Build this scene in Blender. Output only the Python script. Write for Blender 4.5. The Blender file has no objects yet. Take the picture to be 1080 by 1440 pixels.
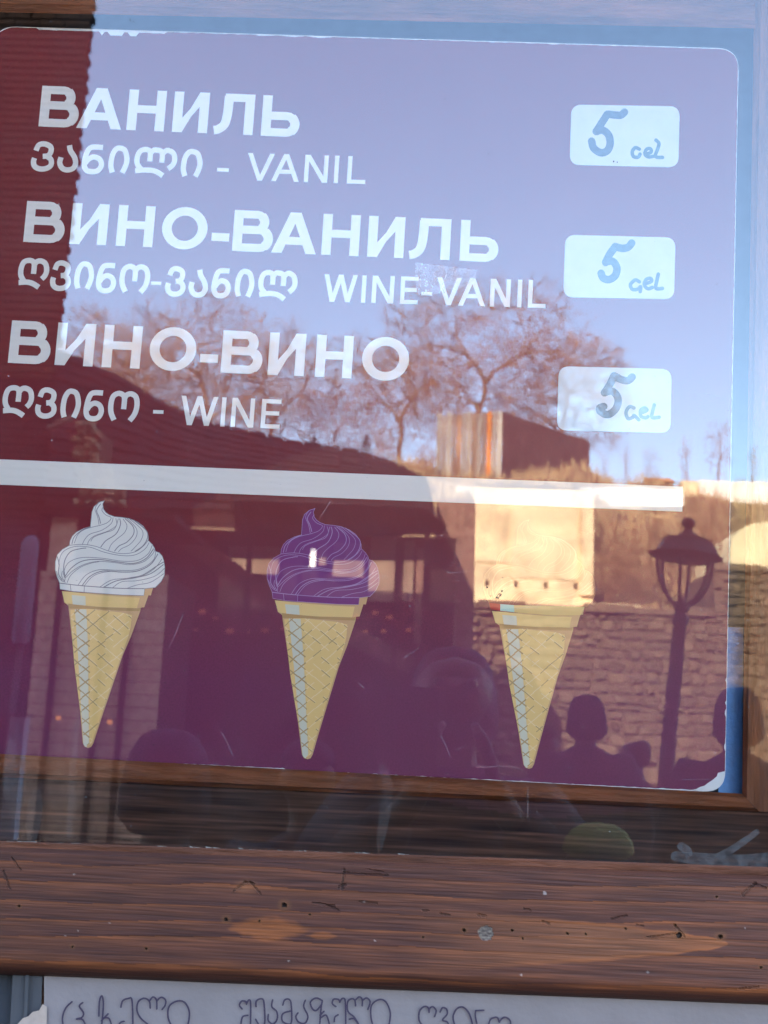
import bpy, bmesh, math, random
from mathutils import Vector, Matrix, Euler, noise
from mathutils.geometry import delaunay_2d_cdt
random.seed(7)
sc = bpy.context.scene
COL = sc.collection
R = math.radians

# ---------------------------------------------------------------- camera
FPX = 1600.0                      # focal length in pixels of the 1080 x 1440 photograph
CAM = Vector((0.0, -0.95, 1.5))
PITCH, YAW, ROLL = R(11.0), R(2.0), R(-2.5)
def _rot():
    rx = Matrix.Rotation(PITCH, 3, 'X'); rz = Matrix.Rotation(YAW, 3, 'Z'); ry = Matrix.Rotation(ROLL, 3, 'Y')
    return rz @ rx @ ry           # columns: right, forward, up
CR = _rot()
cd = bpy.data.cameras.new('camera'); cam = bpy.data.objects.new('camera', cd); COL.objects.link(cam)
cd.sensor_fit = 'VERTICAL'; cd.sensor_height = 36.0; cd.sensor_width = 27.0
cd.lens = 36.0 * FPX / 1440.0
cd.clip_start = 0.02; cd.clip_end = 2000
right, fwd, up = CR.col[0], CR.col[1], CR.col[2]
cam.matrix_world = Matrix(((right.x, up.x, -fwd.x, CAM.x), (right.y, up.y, -fwd.y, CAM.y), (right.z, up.z, -fwd.z, CAM.z), (0, 0, 0, 1)))
cd.dof.use_dof = True; cd.dof.focus_distance = 1.03; cd.dof.aperture_fstop = 11.5
sc.camera = cam

# ---------------------------------------------------------------- world, sun, exposure
SUN_EL, SUN_AZ = R(28.0), R(-20.0)      # azimuth from +Y towards +X
w = bpy.data.worlds.new('World'); sc.world = w; w.use_nodes = True
nt = w.node_tree; nt.nodes.clear()
sky = nt.nodes.new('ShaderNodeTexSky'); sky.sky_type = 'NISHITA'; sky.sun_disc = False
sky.sun_elevation = SUN_EL; sky.sun_rotation = SUN_AZ
sky.air_density = 1.0; sky.dust_density = 1.0; sky.ozone_density = 1.3
bg = nt.nodes.new('ShaderNodeBackground'); bg.inputs['Strength'].default_value = 0.15
wo = nt.nodes.new('ShaderNodeOutputWorld')
nt.links.new(sky.outputs[0], bg.inputs[0]); nt.links.new(bg.outputs[0], wo.inputs[0])
sd = bpy.data.lights.new('sun', 'SUN'); sd.energy = 3.2; sd.angle = R(0.5); sd.color = (1.0, 0.86, 0.66)
sun = bpy.data.objects.new('sun', sd); COL.objects.link(sun)
sdir = Vector((math.sin(SUN_AZ) * math.cos(SUN_EL), math.cos(SUN_AZ) * math.cos(SUN_EL), math.sin(SUN_EL)))
sun.rotation_euler = sdir.to_track_quat('Z', 'Y').to_euler(); sun.location = sdir * 60
sc.view_settings.view_transform = 'Standard'; sc.view_settings.look = 'None'
sc.view_settings.gamma = 1.0; sc.view_settings.use_curve_mapping = False
sc.view_settings.exposure = 4.28
sc.cycles.use_denoising = True
sc.cycles.max_bounces = 8; sc.cycles.transparent_max_bounces = 12

GLASS_IOR = 1.76
BLK_H = 10.9
# ---------------------------------------------------------------- helpers
def ray(px, py):
    return CR @ Vector(((px - 540) / FPX, 1.0, -(py - 720) / FPX))
def PP(px, py, y):
    """point on the vertical plane y seen at photograph pixel px, py"""
    r = ray(px, py); t = (y - CAM.y) / r.y
    return CAM + r * t
def RP(px, py, d):
    """point d metres in front of the window that the glass mirrors to pixel px, py"""
    p = PP(px, py, d); return Vector((p.x, -p.y, p.z))
def px_m(d):                      # metres per photograph pixel for things d in front of the glass
    return (d + 0.95) / FPX

def tag(o, label=None, cat=None, group=None, kind=None):
    if label: o['label'] = label
    if cat: o['category'] = cat
    if group: o['group'] = group
    if kind: o['kind'] = kind
    return o
def empty(name, loc=(0, 0, 0), rz=0.0):
    o = bpy.data.objects.new(name, None); COL.objects.link(o)
    o.location = loc; o.rotation_euler = (0, 0, rz); o.empty_display_size = 0.1
    return o
def link(name, me, mat=None, parent=None):
    o = bpy.data.objects.new(name, me); COL.objects.link(o)
    if mat is not None and len(me.materials) == 0: me.materials.append(mat)
    if parent is not None:
        o.parent = parent
    return o
def mesh(name, vs, fs, smooth=False):
    me = bpy.data.meshes.new(name); me.from_pydata([tuple(v) for v in vs], [], fs); me.update()
    if smooth: me.polygons.foreach_set('use_smooth', [True] * len(me.polygons))
    return me
class MB:
    def __init__(s): s.v = []; s.f = []
    def add(s, vs, fs):
        n = len(s.v); s.v += [tuple(v) for v in vs]; s.f += [tuple(i + n for i in f) for f in fs]; return s
    def box(s, x0, x1, y0, y1, z0, z1):
        vs = [(x, y, z) for z in (z0, z1) for y in (y0, y1) for x in (x0, x1)]
        return s.add(vs, [(0, 2, 3, 1), (4, 5, 7, 6), (0, 1, 5, 4), (2, 6, 7, 3), (0, 4, 6, 2), (1, 3, 7, 5)])
    def hexa(s, lo, hi):          # lo, hi: four corners each, same order
        vs = list(lo) + list(hi)
        return s.add(vs, [(3, 2, 1, 0), (4, 5, 6, 7), (0, 1, 5, 4), (1, 2, 6, 5), (2, 3, 7, 6), (3, 0, 4, 7)])
    def bar(s, a, b, w, h=None, upv=(0, 0, 1)):
        a, b = Vector(a), Vector(b); h = h or w; d = (b - a).normalized()
        u = Vector(upv)
        if abs(d.dot(u)) > 0.95: u = Vector((0, 1, 0))
        sx = d.cross(u).normalized() * w / 2; sz = sx.cross(d).normalized() * h / 2
        q = [-sx - sz, sx - sz, sx + sz, -sx + sz]
        return s.hexa([a + k for k in q], [b + k for k in q])
    def tube(s, pts, rad, n=6, cap=True):
        pts = [Vector(p) for p in pts]
        if not hasattr(rad, '__len__'): rad = [rad] * len(pts)
        base = len(s.v); ref = Vector((0.3, 0.2, 0.9)).normalized()
        for i, p in enumerate(pts):
            d = (pts[min(i + 1, len(pts) - 1)] - pts[max(i - 1, 0)]).normalized()
            a = d.cross(ref)
            if a.length < 0.05: a = d.cross(Vector((1, 0, 0)))
            a.normalize(); b = d.cross(a)
            for k in range(n):
                t = 2 * math.pi * k / n
                s.v.append(tuple(p + (a * math.cos(t) + b * math.sin(t)) * rad[i]))
        for i in range(len(pts) - 1):
            for k in range(n):
                k2 = (k + 1) % n
                s.f.append((base + i * n + k, base + i * n + k2, base + (i + 1) * n + k2, base + (i + 1) * n + k))
        if cap:
            s.f.append(tuple(base + k for k in range(n))[::-1]); e = base + (len(pts) - 1) * n
            s.f.append(tuple(e + k for k in range(n)))
        return s
    def lathe(s, prof, n=16, c=(0, 0, 0)):      # prof: (r, z)
        base = len(s.v)
        for r, z in prof:
            for k in range(n):
                t = 2 * math.pi * k / n
                s.v.append((c[0] + r * math.cos(t), c[1] + r * math.sin(t), c[2] + z))
        for i in range(len(prof) - 1):
            for k in range(n):
                k2 = (k + 1) % n
                s.f.append((base + i * n + k, base + i * n + k2, base + (i + 1) * n + k2, base + (i + 1) * n + k))
        s.f.append(tuple(base + k for k in range(n))[::-1]); e = base + (len(prof) - 1) * n
        s.f.append(tuple(e + k for k in range(n)))
        return s
    def ball(s, c, r, n=10, sq=(1, 1, 1)):
        m = n // 2 + 1
        prof = [(r * math.sin(math.pi * i / m), -r * math.cos(math.pi * i / m)) for i in range(1, m)]
        t = MB().lathe(prof, n)
        return s.add([(c[0] + v[0] * sq[0], c[1] + v[1] * sq[1], c[2] + v[2] * sq[2]) for v in t.v], t.f)
    def build(s, name, mat, parent=None, smooth=False):
        return link(name, mesh(name, s.v, s.f, smooth), mat, parent)

# ---- materials
def _nodes(name):
    m = bpy.data.materials.new(name); m.use_nodes = True; t = m.node_tree
    return m, t, t.nodes['Principled BSDF']
def mat(name, col, rough=0.8, var=0.0, scale=5.0, bump=0.0, bscale=None, spec=0.3, metal=0.0, stretch=(1, 1, 1), col2=None, coat=0.0):
    m, t, p = _nodes(name)
    p.inputs['Roughness'].default_value = rough; p.inputs['Specular IOR Level'].default_value = spec
    p.inputs['Metallic'].default_value = metal; p.inputs['Coat Weight'].default_value = coat
    p.inputs['Base Color'].default_value = (*col, 1)
    if var > 0 or bump > 0 or col2:
        tc = t.nodes.new('ShaderNodeTexCoord'); mp = t.nodes.new('ShaderNodeMapping')
        mp.inputs['Scale'].default_value = stretch
        t.links.new(tc.outputs['Object'], mp.inputs[0])
        nz = t.nodes.new('ShaderNodeTexNoise'); nz.inputs['Scale'].default_value = scale
        nz.inputs['Detail'].default_value = 6; nz.inputs['Roughness'].default_value = 0.6
        t.links.new(mp.outputs[0], nz.inputs[0])
        if var > 0 or col2:
            rp = t.nodes.new('ShaderNodeValToRGB'); rp.color_ramp.elements[0].position = 0.3; rp.color_ramp.elements[1].position = 0.7
            a = tuple(c * (1 - var) for c in col); b = col2 or tuple(min(1, c * (1 + var)) for c in col)
            rp.color_ramp.elements[0].color = (*a, 1); rp.color_ramp.elements[1].color = (*b, 1)
            t.links.new(nz.outputs[0], rp.inputs[0]); t.links.new(rp.outputs[0], p.inputs['Base Color'])
        if bump > 0:
            n2 = t.nodes.new('ShaderNodeTexNoise'); n2.inputs['Scale'].default_value = bscale or scale * 3; n2.inputs['Detail'].default_value = 5
            t.links.new(mp.outputs[0], n2.inputs[0])
            bp = t.nodes.new('ShaderNodeBump'); bp.inputs['Strength'].default_value = bump; bp.inputs['Distance'].default_value = 0.02
            t.links.new(n2.outputs[0], bp.inputs['Height']); t.links.new(bp.outputs[0], p.inputs['Normal'])
    return m
def glow(name, col, strength):
    m, t, p = _nodes(name); p.inputs['Base Color'].default_value = (*col, 1)
    p.inputs['Emission Color'].default_value = (*col, 1); p.inputs['Emission Strength'].default_value = strength
    return m
def pick_mat(name, cols, rough=0.85, bump=0.4, scale=12.0, var=0.25):
    """colour picked per object at random out of a ramp, with noise over it"""
    m, t, p = _nodes(name); p.inputs['Roughness'].default_value = rough; p.inputs['Specular IOR Level'].default_value = 0.2
    oi = t.nodes.new('ShaderNodeObjectInfo'); rp = t.nodes.new('ShaderNodeValToRGB')
    el = rp.color_ramp.elements
    while len(el) < len(cols): el.new(0.5)
    for i, c in enumerate(cols): el[i].position = i / (len(cols) - 1); el[i].color = (*c, 1)
    t.links.new(oi.outputs['Random'], rp.inputs[0])
    tc = t.nodes.new('ShaderNodeTexCoord'); nz = t.nodes.new('ShaderNodeTexNoise')
    nz.inputs['Scale'].default_value = scale; nz.inputs['Detail'].default_value = 6
    t.links.new(tc.outputs['Object'], nz.inputs[0])
    hs = t.nodes.new('ShaderNodeHueSaturation'); mr = t.nodes.new('ShaderNodeMapRange')
    mr.inputs['From Min'].default_value = 0.3; mr.inputs['From Max'].default_value = 0.7
    mr.inputs['To Min'].default_value = 1 - var; mr.inputs['To Max'].default_value = 1 + var
    t.links.new(nz.outputs[0], mr.inputs[0]); t.links.new(mr.outputs[0], hs.inputs['Value'])
    t.links.new(rp.outputs[0], hs.inputs['Color']); t.links.new(hs.outputs[0], p.inputs['Base Color'])
    bp = t.nodes.new('ShaderNodeBump'); bp.inputs['Strength'].default_value = bump; bp.inputs['Distance'].default_value = 0.03
    t.links.new(nz.outputs[0], bp.inputs['Height']); t.links.new(bp.outputs[0], p.inputs['Normal'])
    return m
def paint_mat(name, rough=0.45, spec=0.5, nscale=900, stretch=(0.05, 1, 1), amt=0.25, bump=0.15, coat=0.0):
    """colour attribute 'tint' with fine grain over it"""
    m, t, p = _nodes(name); p.inputs['Roughness'].default_value = rough; p.inputs['Specular IOR Level'].default_value = spec
    p.inputs['Coat Weight'].default_value = coat; p.inputs['Coat Roughness'].default_value = 0.3
    at = t.nodes.new('ShaderNodeAttribute'); at.attribute_name = 'tint'
    tc = t.nodes.new('ShaderNodeTexCoord'); mp = t.nodes.new('ShaderNodeMapping'); mp.inputs['Scale'].default_value = stretch
    t.links.new(tc.outputs['Object'], mp.inputs[0])
    nz = t.nodes.new('ShaderNodeTexNoise'); nz.inputs['Scale'].default_value = nscale; nz.inputs['Detail'].default_value = 4
    t.links.new(mp.outputs[0], nz.inputs[0])
    mr = t.nodes.new('ShaderNodeMapRange'); mr.inputs['From Min'].default_value = 0.3; mr.inputs['From Max'].default_value = 0.7
    mr.inputs['To Min'].default_value = 1 - amt; mr.inputs['To Max'].default_value = 1 + amt
    hs = t.nodes.new('ShaderNodeHueSaturation')
    t.links.new(nz.outputs[0], mr.inputs[0]); t.links.new(mr.outputs[0], hs.inputs['Value'])
    t.links.new(at.outputs['Color'], hs.inputs['Color']); t.links.new(hs.outputs[0], p.inputs['Base Color'])
    bp = t.nodes.new('ShaderNodeBump'); bp.inputs['Strength'].default_value = bump; bp.inputs['Distance'].default_value = 0.001
    t.links.new(nz.outputs[0], bp.inputs['Height']); t.links.new(bp.outputs[0], p.inputs['Normal'])
    return m

# ---- flat shapes traced from the photograph (pixels) and laid on a vertical plane
def spline(pts, sub=6, closed=False):
    n = len(pts)
    if n < 3: return list(pts)
    out = []
    rng = range(n) if closed else range(n - 1)
    for i in rng:
        p0 = pts[(i - 1) % n] if closed or i > 0 else pts[0]
        p1 = pts[i]; p2 = pts[(i + 1) % n]
        p3 = pts[(i + 2) % n] if closed or i + 2 < n else pts[n - 1]
        for k in range(sub):
            t = k / sub; t2 = t * t; t3 = t2 * t
            out.append(tuple(0.5 * (2 * p1[j] + (p2[j] - p0[j]) * t + (2 * p0[j] - 5 * p1[j] + 4 * p2[j] - p3[j]) * t2 + (3 * p1[j] - p0[j] - 3 * p2[j] + p3[j]) * t3) for j in (0, 1)))
    if not closed: out.append(tuple(pts[-1]))
    return out
def ribbon(pts, wd, closed=False, round_=False):
    """polygons of a stroke; wd a number or a function of 0..1"""
    n = len(pts); L = []; Rr = []; polys = []
    for i, p in enumerate(pts):
        if closed: a, b = pts[(i - 1) % n], pts[(i + 1) % n]
        else: a, b = pts[max(i - 1, 0)], pts[min(i + 1, n - 1)]
        dx, dy = b[0] - a[0], b[1] - a[1]; l = math.hypot(dx, dy) or 1
        ww = (wd(i / max(1, n - 1)) if callable(wd) else wd) / 2
        L.append((p[0] - dy / l * ww, p[1] + dx / l * ww)); Rr.append((p[0] + dy / l * ww, p[1] - dx / l * ww))
        if round_:
            polys.append([(p[0] + ww * math.cos(k * math.pi / 5), p[1] + ww * math.sin(k * math.pi / 5)) for k in range(10)])
    for i in range(n if closed else n - 1):
        j = (i + 1) % n
        polys.append([L[i], L[j], Rr[j], Rr[i]])
    return polys
def union_mesh(polys, y, sag=None):
    vs = []; fs = []
    for p in polys:
        a = sum(p[i][0] * p[(i + 1) % len(p)][1] - p[(i + 1) % len(p)][0] * p[i][1] for i in range(len(p)))
        if abs(a) < 1e-6: continue
        q = p if a > 0 else p[::-1]
        fs.append(list(range(len(vs), len(vs) + len(q)))); vs += [Vector((c[0], c[1])) for c in q]
    r = delaunay_2d_cdt(vs, [], fs, 1, 1e-4)
    cell = 6.0; grid = {}
    pls = [[(vs[i].x, vs[i].y) for i in f] for f in fs]
    for k, p in enumerate(pls):
        xs = [c[0] for c in p]; ys = [c[1] for c in p]
        for gx in range(int(min(xs) // cell), int(max(xs) // cell) + 1):
            for gy in range(int(min(ys) // cell), int(max(ys) // cell) + 1): grid.setdefault((gx, gy), []).append(k)
    def inside(x, y, p):
        c = False; n = len(p)
        for i in range(n):
            q, w_ = p[i], p[(i + 1) % n]
            if (q[1] > y) != (w_[1] > y) and x < (w_[0] - q[0]) * (y - q[1]) / (w_[1] - q[1]) + q[0]: c = not c
        return c
    keep = []
    for f in r[2]:
        x = sum(r[0][i][0] for i in f) / len(f); yy = sum(r[0][i][1] for i in f) / len(f)
        if any(inside(x, yy, pls[k]) for k in grid.get((int(x // cell), int(yy // cell)), ())): keep.append(f)
    if not keep: keep = r[2]
    return [PP(v[0], v[1], y if sag is None else y + sag(v[0], v[1])) for v in r[0]], [tuple(f) for f in keep]
def flat(name, polys, y, material, parent=None, **k):
    vs, fs = union_mesh(polys, y, **k)
    me = mesh(name, vs, fs)
    return link(name, me, material, parent)
def rrect(c, r, n=6):
    """rounded quad from four corners (clockwise), radius in px"""
    out = []
    for i in range(4):
        p, a, b = c[i], c[i - 1], c[(i + 1) % 4]
        def to(q):
            l = math.hypot(q[0] - p[0], q[1] - p[1]); return ((q[0] - p[0]) / l, (q[1] - p[1]) / l)
        u, v = to(a), to(b)
        A = (p[0] + u[0] * r, p[1] + u[1] * r); B = (p[0] + v[0] * r, p[1] + v[1] * r)
        for k in range(n + 1):
            t = k / n
            out.append(((1 - t) ** 2 * A[0] + 2 * t * (1 - t) * p[0] + t * t * B[0], (1 - t) ** 2 * A[1] + 2 * t * (1 - t) * p[1] + t * t * B[1]))
    return out

def world_of(o):
    m = Matrix.Identity(4); chain = []
    while o is not None: chain.append(o); o = o.parent
    for c in reversed(chain):
        m = m @ c.matrix_parent_inverse @ Matrix.LocRotScale(c.location, c.rotation_euler, c.scale)
    return m
_link = link
def link(name, me, mat=None, parent=None):       # vertices are given in world coordinates
    o = _link(name, me, mat, parent)
    if parent is not None: o.matrix_parent_inverse = world_of(parent).inverted()
    return o
def lerp3(a, b, t): t = max(0.0, min(1.0, t)); return tuple(a[i] + (b[i] - a[i]) * t for i in range(3))
def NZ(x, y, z=0.0): return noise.noise(Vector((x, y, z)))
def woodgrid(name, c, nx, ny, prof, colf, material, parent, back=0.02):
    """board with a traced outline (TL, TR, BR, BL in pixels), relief and grain colours"""
    vs = []; cols = []
    for j in range(ny + 1):
        v = j / ny
        for i in range(nx + 1):
            u = i / nx
            px = (1 - v) * ((1 - u) * c[0][0] + u * c[1][0]) + v * ((1 - u) * c[3][0] + u * c[2][0])
            py = (1 - v) * ((1 - u) * c[0][1] + u * c[1][1]) + v * ((1 - u) * c[3][1] + u * c[2][1])
            col, dent = colf(px, py, u, v)
            vs.append(PP(px, py, prof(v) + dent)); cols.append(col)
    fs = []; n = nx + 1
    for j in range(ny):
        for i in range(nx):
            a = j * n + i; fs.append((a, a + n, a + n + 1, a + 1))
    ring = [i for i in range(n)] + [j * n + nx for j in range(1, ny + 1)] + [ny * n + i for i in range(nx - 1, -1, -1)] + [j * n for j in range(ny - 1, 0, -1)]
    b0 = len(vs)
    for k in ring: vs.append((vs[k][0], back, vs[k][2])); cols.append(cols[k])
    m = len(ring)
    for k in range(m): fs.append((ring[k], ring[(k + 1) % m], b0 + (k + 1) % m, b0 + k))
    fs.append(tuple(b0 + k for k in range(m)))
    me = mesh(name, vs, fs)
    at = me.color_attributes.new('tint', 'FLOAT_COLOR', 'POINT')
    flatc = []
    for q in cols: flatc += [q[0], q[1], q[2], 1.0]
    at.data.foreach_set('color', flatc)
    return link(name, me, material, parent)

# ================================================================ the kiosk and its window
kiosk = empty('kiosk', (0, 0.9, 0))
tag(kiosk, 'wooden street kiosk with a glazed serving window and a brown varnished rail under the glass', 'kiosk')
m_varn = paint_mat('varnished_wood', 0.55, 0.16, 640, (0.03, 1, 1), 0.34, 0.5, 0.0)
m_sash = paint_mat('dark_sash_wood', 0.75, 0.08, 420, (0.04, 1, 1), 0.35, 0.3)
m_brown = mat('brown_stained_wood', (0.20, 0.062, 0.022), 0.6, 0.45, 60, 0.3, 200, 0.18, stretch=(0.15, 1, 1))
m_brown_v = mat('brown_stained_upright', (0.20, 0.066, 0.026), 0.6, 0.45, 60, 0.3, 200, 0.35, stretch=(1, 1, 0.15))
m_plank = mat('kiosk_plank_wood', (0.07, 0.026, 0.012), 0.6, 0.4, 18, 0.3, 60, 0.3, stretch=(0.12, 1, 1))
m_dark = mat('dark_fill', (0.02, 0.02, 0.024), 0.9)

def seg(px, py, a, b):
    """distance in px to a segment"""
    vx, vy = b[0] - a[0], b[1] - a[1]; t = max(0, min(1, ((px - a[0]) * vx + (py - a[1]) * vy) / (vx * vx + vy * vy)))
    return math.hypot(px - a[0] - t * vx, py - a[1] - t * vy)
RINGS = [-14, 19, 41, 70, 97, 121, 158, 200]
LITE = (0.080, 0.0235, 0.0095); DRK = (0.035, 0.0110, 0.0072); ORG = (0.14, 0.038, 0.0095); KNOT = (0.008, 0.005, 0.004)
CRACKS = [((484, 1223), (481, 1251), 2.2), ((476, 1247), (485, 1245), 2.0), ((484, 1227), (545, 1231), 0.9), ((516, 1222), (540, 1226), 0.8),
          ((328, 1254), (345, 1240), 1.6), ((345, 1241), (358, 1243), 1.4), ((352, 1240), (366, 1257), 1.3), ((1044, 1259), (1062, 1242), 2.2), ((1060, 1243), (1078, 1249), 1.2),
          ((5, 1225), (14, 1250), 1.6), ((16, 1205), (30, 1224), 0.9), ((620, 1285), (632, 1287), 1.6), ((763, 1296), (772, 1299), 1.8), ((672, 1287), (682, 1288), 1.8),
          ((860, 1292), (880, 1288), 1.3), ((910, 1318), (950, 1313), 1.2), ((948, 1300), (962, 1317), 1.6), ((1040, 1391), (1066, 1388), 1.6), ((594, 1281), (602, 1281), 1.4),
          ((737, 1278), (745, 1280), 1.4), ((440, 1270), (470, 1274), 1.6), ((505, 1268), (530, 1270), 1.3), ((460, 1273), (476, 1280), 1.2), ((895, 1300), (905, 1302), 1.0)]
PITS = [(400, 1273, 5.5), (318, 1293, 4.5), (653, 1308, 3.6), (955, 1315, 6.5), (1013, 1317, 5), (798, 1313, 2.4), (824, 1314, 2.2), (102, 1331, 2.5), (206, 1334, 2.5), (27, 1274, 2.5),
        (365, 1295, 2), (436, 1286, 2), (720, 1308, 2), (735, 1320, 2), (950, 1301, 2), (880, 1306, 1.8), (595, 1318, 1.8), (1008, 1261, 2), (1070, 1360, 2.4)]
WHITES = [(104, 1229, 1.3), (92, 1356 - 40, 1.2), (154, 1298, 1.3), (110, 1309, 1.3), (512, 1268, 1.1), (911, 1367, 1.7), (1048, 1305, 1.4), (766, 1256, 2.6), (527, 1323, 1.3), (406, 1351, 1.4), (733, 1371, 1.4)]
def rail_col(px, py, u, v):
    s = py - 1190 - 0.0395 * px
    wob = 12 * NZ(px / 330, s / 70, 1.3) + 3.0 * NZ(px / 90, s / 22, 4.1) - 7 * math.exp(-((px - 440) / 90) ** 2) * math.exp(-((s - 75) / 30) ** 2)
    q = s + wob
    for k in range(len(RINGS) - 1):
        if RINGS[k] <= q < RINGS[k + 1]: break
    f = (q - RINGS[k]) / (RINGS[k + 1] - RINGS[k])
    wk = max(0, 0.45 + 0.9 * NZ(px / 220, k * 3.3, 7))
    c = lerp3(LITE, DRK, 0.25 + 0.75 * f ** 0.7 + 0.25 * NZ(px / 60, s / 9, 2))
    if f < 0.22: c = lerp3(c, ORG, wk * (1 - f / 0.22) * 0.6)
    if f > 0.90: c = lerp3(c, (0.028, 0.010, 0.009), 0.22 * (f - .9) / .1 * (1 + 2 * NZ(px / 120, k, 4)))
    # fibre streaks
    st = NZ(px / 170, s / 2.2, 9.0); c = tuple(max(0.004, x * (1 + 0.35 * st)) for x in c)
    # pointed orange patches of latewood
    e = abs(py - 1306 - 0.02 * (px - 378)) / 20 + (abs(px - 378) / 64) ** 1.7 + 0.18 * NZ(px / 12, py / 5, 3)
    if e < 1: c = lerp3(c, ORG, min(1, (1 - e) * 2.6) * (0.7 + 0.3 * NZ(px / 40, py / 2.5, 4)))
    e = abs(py - 1316) / 7 + (abs(px - 453) / 24) ** 1.5 + 0.3 * NZ(px / 9, py / 4, 8)
    if e < 1: c = lerp3(c, ORG, min(1, (1 - e) * 3) * 0.6)
    if px < 1024:
        hh = 40 * ((1024 - px) / 330) ** 0.6 + 3 * NZ(px / 30, 2, 5); d = py - (1327 - 0.012 * (1024 - px)); e = abs(d) / max(hh, 0.1)
        if e < 1 and px > 560:
            fade = min(1, (px - 560) / 260)
            c = lerp3(c, (0.105, 0.035, 0.014), min(1, (1 - e) * 6) * 0.65 * fade)
            c = lerp3(c, ORG, max(0, 1 - abs(e - 0.86) / 0.14) * 0.5 * fade + 0.5 * max(0, (px - 900) / 124) * fade)
    lo = s - 160 - 4 * NZ(px / 90, 3, 3)
    if 0 < 14 + lo and lo < 6: c = lerp3(c, ORG, 0.45 * max(0, 1 - abs(lo + 4) / 10) * (0.6 + 0.6 * NZ(px / 70, 5, 1)))
    if lo > 4: c = lerp3(c, (0.04, 0.012, 0.007), min(1, (lo - 4) / 8))
    dent = 0.0
    for a, b, wd in CRACKS:
        if abs(px - (a[0] + b[0]) / 2) > 45: continue
        d = seg(px, py, a, b) + 1.0 * NZ(px / 3, py / 3, 2)
        if d < wd: c = lerp3(c, KNOT, 0.55 * (1 - d / wd)); dent += 0.0008
    for x, y, r in PITS:
        d = math.hypot(px - x, (py - y) * 1.1)
        if d < r * 0.6: c = lerp3(c, KNOT, 0.9); dent += 0.003
        elif d < r * 2.2: c = lerp3(c, (0.085, 0.03, 0.01), 0.6 * (1 - (d - r * 0.75) / (r * 1.45)))
    d = math.hypot(px - 683, py - 1312)
    if d < 10.5 + 1.6 * NZ(px / 4, py / 4): c = lerp3((0.11, 0.08, 0.06), (0.03, 0.018, 0.015), 0.5 + 1.1 * NZ(px / 3, py / 3, 6)); dent += 0.0006
    d = math.hypot((px - 345) / 1.6, py - 1247)
    if d < 13: c = lerp3(c, (0.14, 0.05, 0.02), 0.5 * (1 - d / 13))
    for x, y, r in WHITES:
        if math.hypot(px - x, py - y) < r: c = lerp3(c, (0.22, 0.17, 0.15), 0.6)
    return tuple(x * (0.86 + 0.26 * max(0, min(1, px / 1080))) for x in c), dent + 0.00015 * (1 - f)
def rail_prof(v):
    if v < 0.03: return -0.010 - 0.010 * (v / 0.03)
    if v < 0.86: return -0.020
    t = (v - 0.86) / 0.14
    return -0.020 + 0.020 * (1 - math.sqrt(max(0, 1 - t * t)))
rail = woodgrid('window_rail', [(-150, 1186), (1250, 1238), (1250, 1420.5), (-150, 1365)], 900, 150, rail_prof, rail_col, m_varn, kiosk, back=0.03)

def strip(name, top, bot, y0, y1, material, parent, bev=0.25, bevd=0.003):
    """long moulding between two traced edges (pixel lines), front at y0 with bevels, back at y1"""
    (a, b), (c, d) = top, bot
    def mixp(p, q, t): return (p[0] + (q[0] - p[0]) * t, p[1] + (q[1] - p[1]) * t)
    rows = [(0, y1), (0, y0 + bevd), (bev, y0), (1 - bev, y0), (1, y0 + bevd), (1, y1)]
    v = []
    for t, yy in rows:
        p, q = mixp(a, c, t), mixp(b, d, t); v += [PP(*p, yy), PP(*q, yy)]
    f = [(2 * i, 2 * i + 2, 2 * i + 3, 2 * i + 1) for i in range(5)] + [(0, 1, 11, 10), tuple(range(0, 12, 2)), tuple(range(11, 0, -2))]
    return MB().add(v, f).build(name, material, parent)
strip('glazing_bead', ((-150, 1177.5), (1250, 1225)), ((-150, 1188), (1250, 1240)), -0.008, 0.0, mat('bead_wood', (0.055, 0.018, 0.009), 0.75, 0.5, 60, 0.3, 200, 0.1, stretch=(0.15, 1, 1)), kiosk, 0.2, 0.002)

# sash: dark rail behind the glass, mouldings with a mitre, dark rebate, panel behind
SL = [(6, 0.8), (31, 0.9), (50, 1.0), (58, 0.7), (74, 1.0), (85, 0.8)]
def sash_col(px, py, u, v):
    s = py - 1092 - 0.0435 * px
    q = s + 5 * NZ(px / 260, s / 60, 11) + 1.5 * NZ(px / 60, s / 20, 6)
    c = lerp3((0.075, 0.036, 0.024), (0.032, 0.017, 0.014), 0.5 + 0.9 * NZ(px / 130, s / 12, 3))
    for y, k in SL:
        d = abs(q - y)
        if d < 2.6: c = lerp3(c, (0.19, 0.085, 0.055), (1 - d / 2.6) * k * (0.55 + 0.6 * NZ(px / 140, y, 5)))
    e = abs(s - 22) / 14 + abs(px - 60) / 160
    if e < 1: c = lerp3(c, (0.07, 0.035, 0.028), 0.8)
    e = abs(s - 4) / 22 + abs(px - 760) / 190 + 0.1 * NZ(px / 20, py / 6)
    if e < 1: c = lerp3(c, (0.085, 0.035, 0.033), 0.7)
    return c, 0.0
woodgrid('sash_rail', [(-150, 1084), (1250, 1146), (1250, 1262), (-150, 1205)], 360, 36, lambda v: 0.034, sash_col, m_sash, kiosk, back=0.06)
strip('moulding', ((-150, 1052), (1043, 1116)), ((-150, 1086), (1067, 1141.5)), 0.026, 0.0335, m_brown, kiosk, 0.2, 0.005)
mb = MB()   # upright stile of the sash with its mitred end
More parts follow.
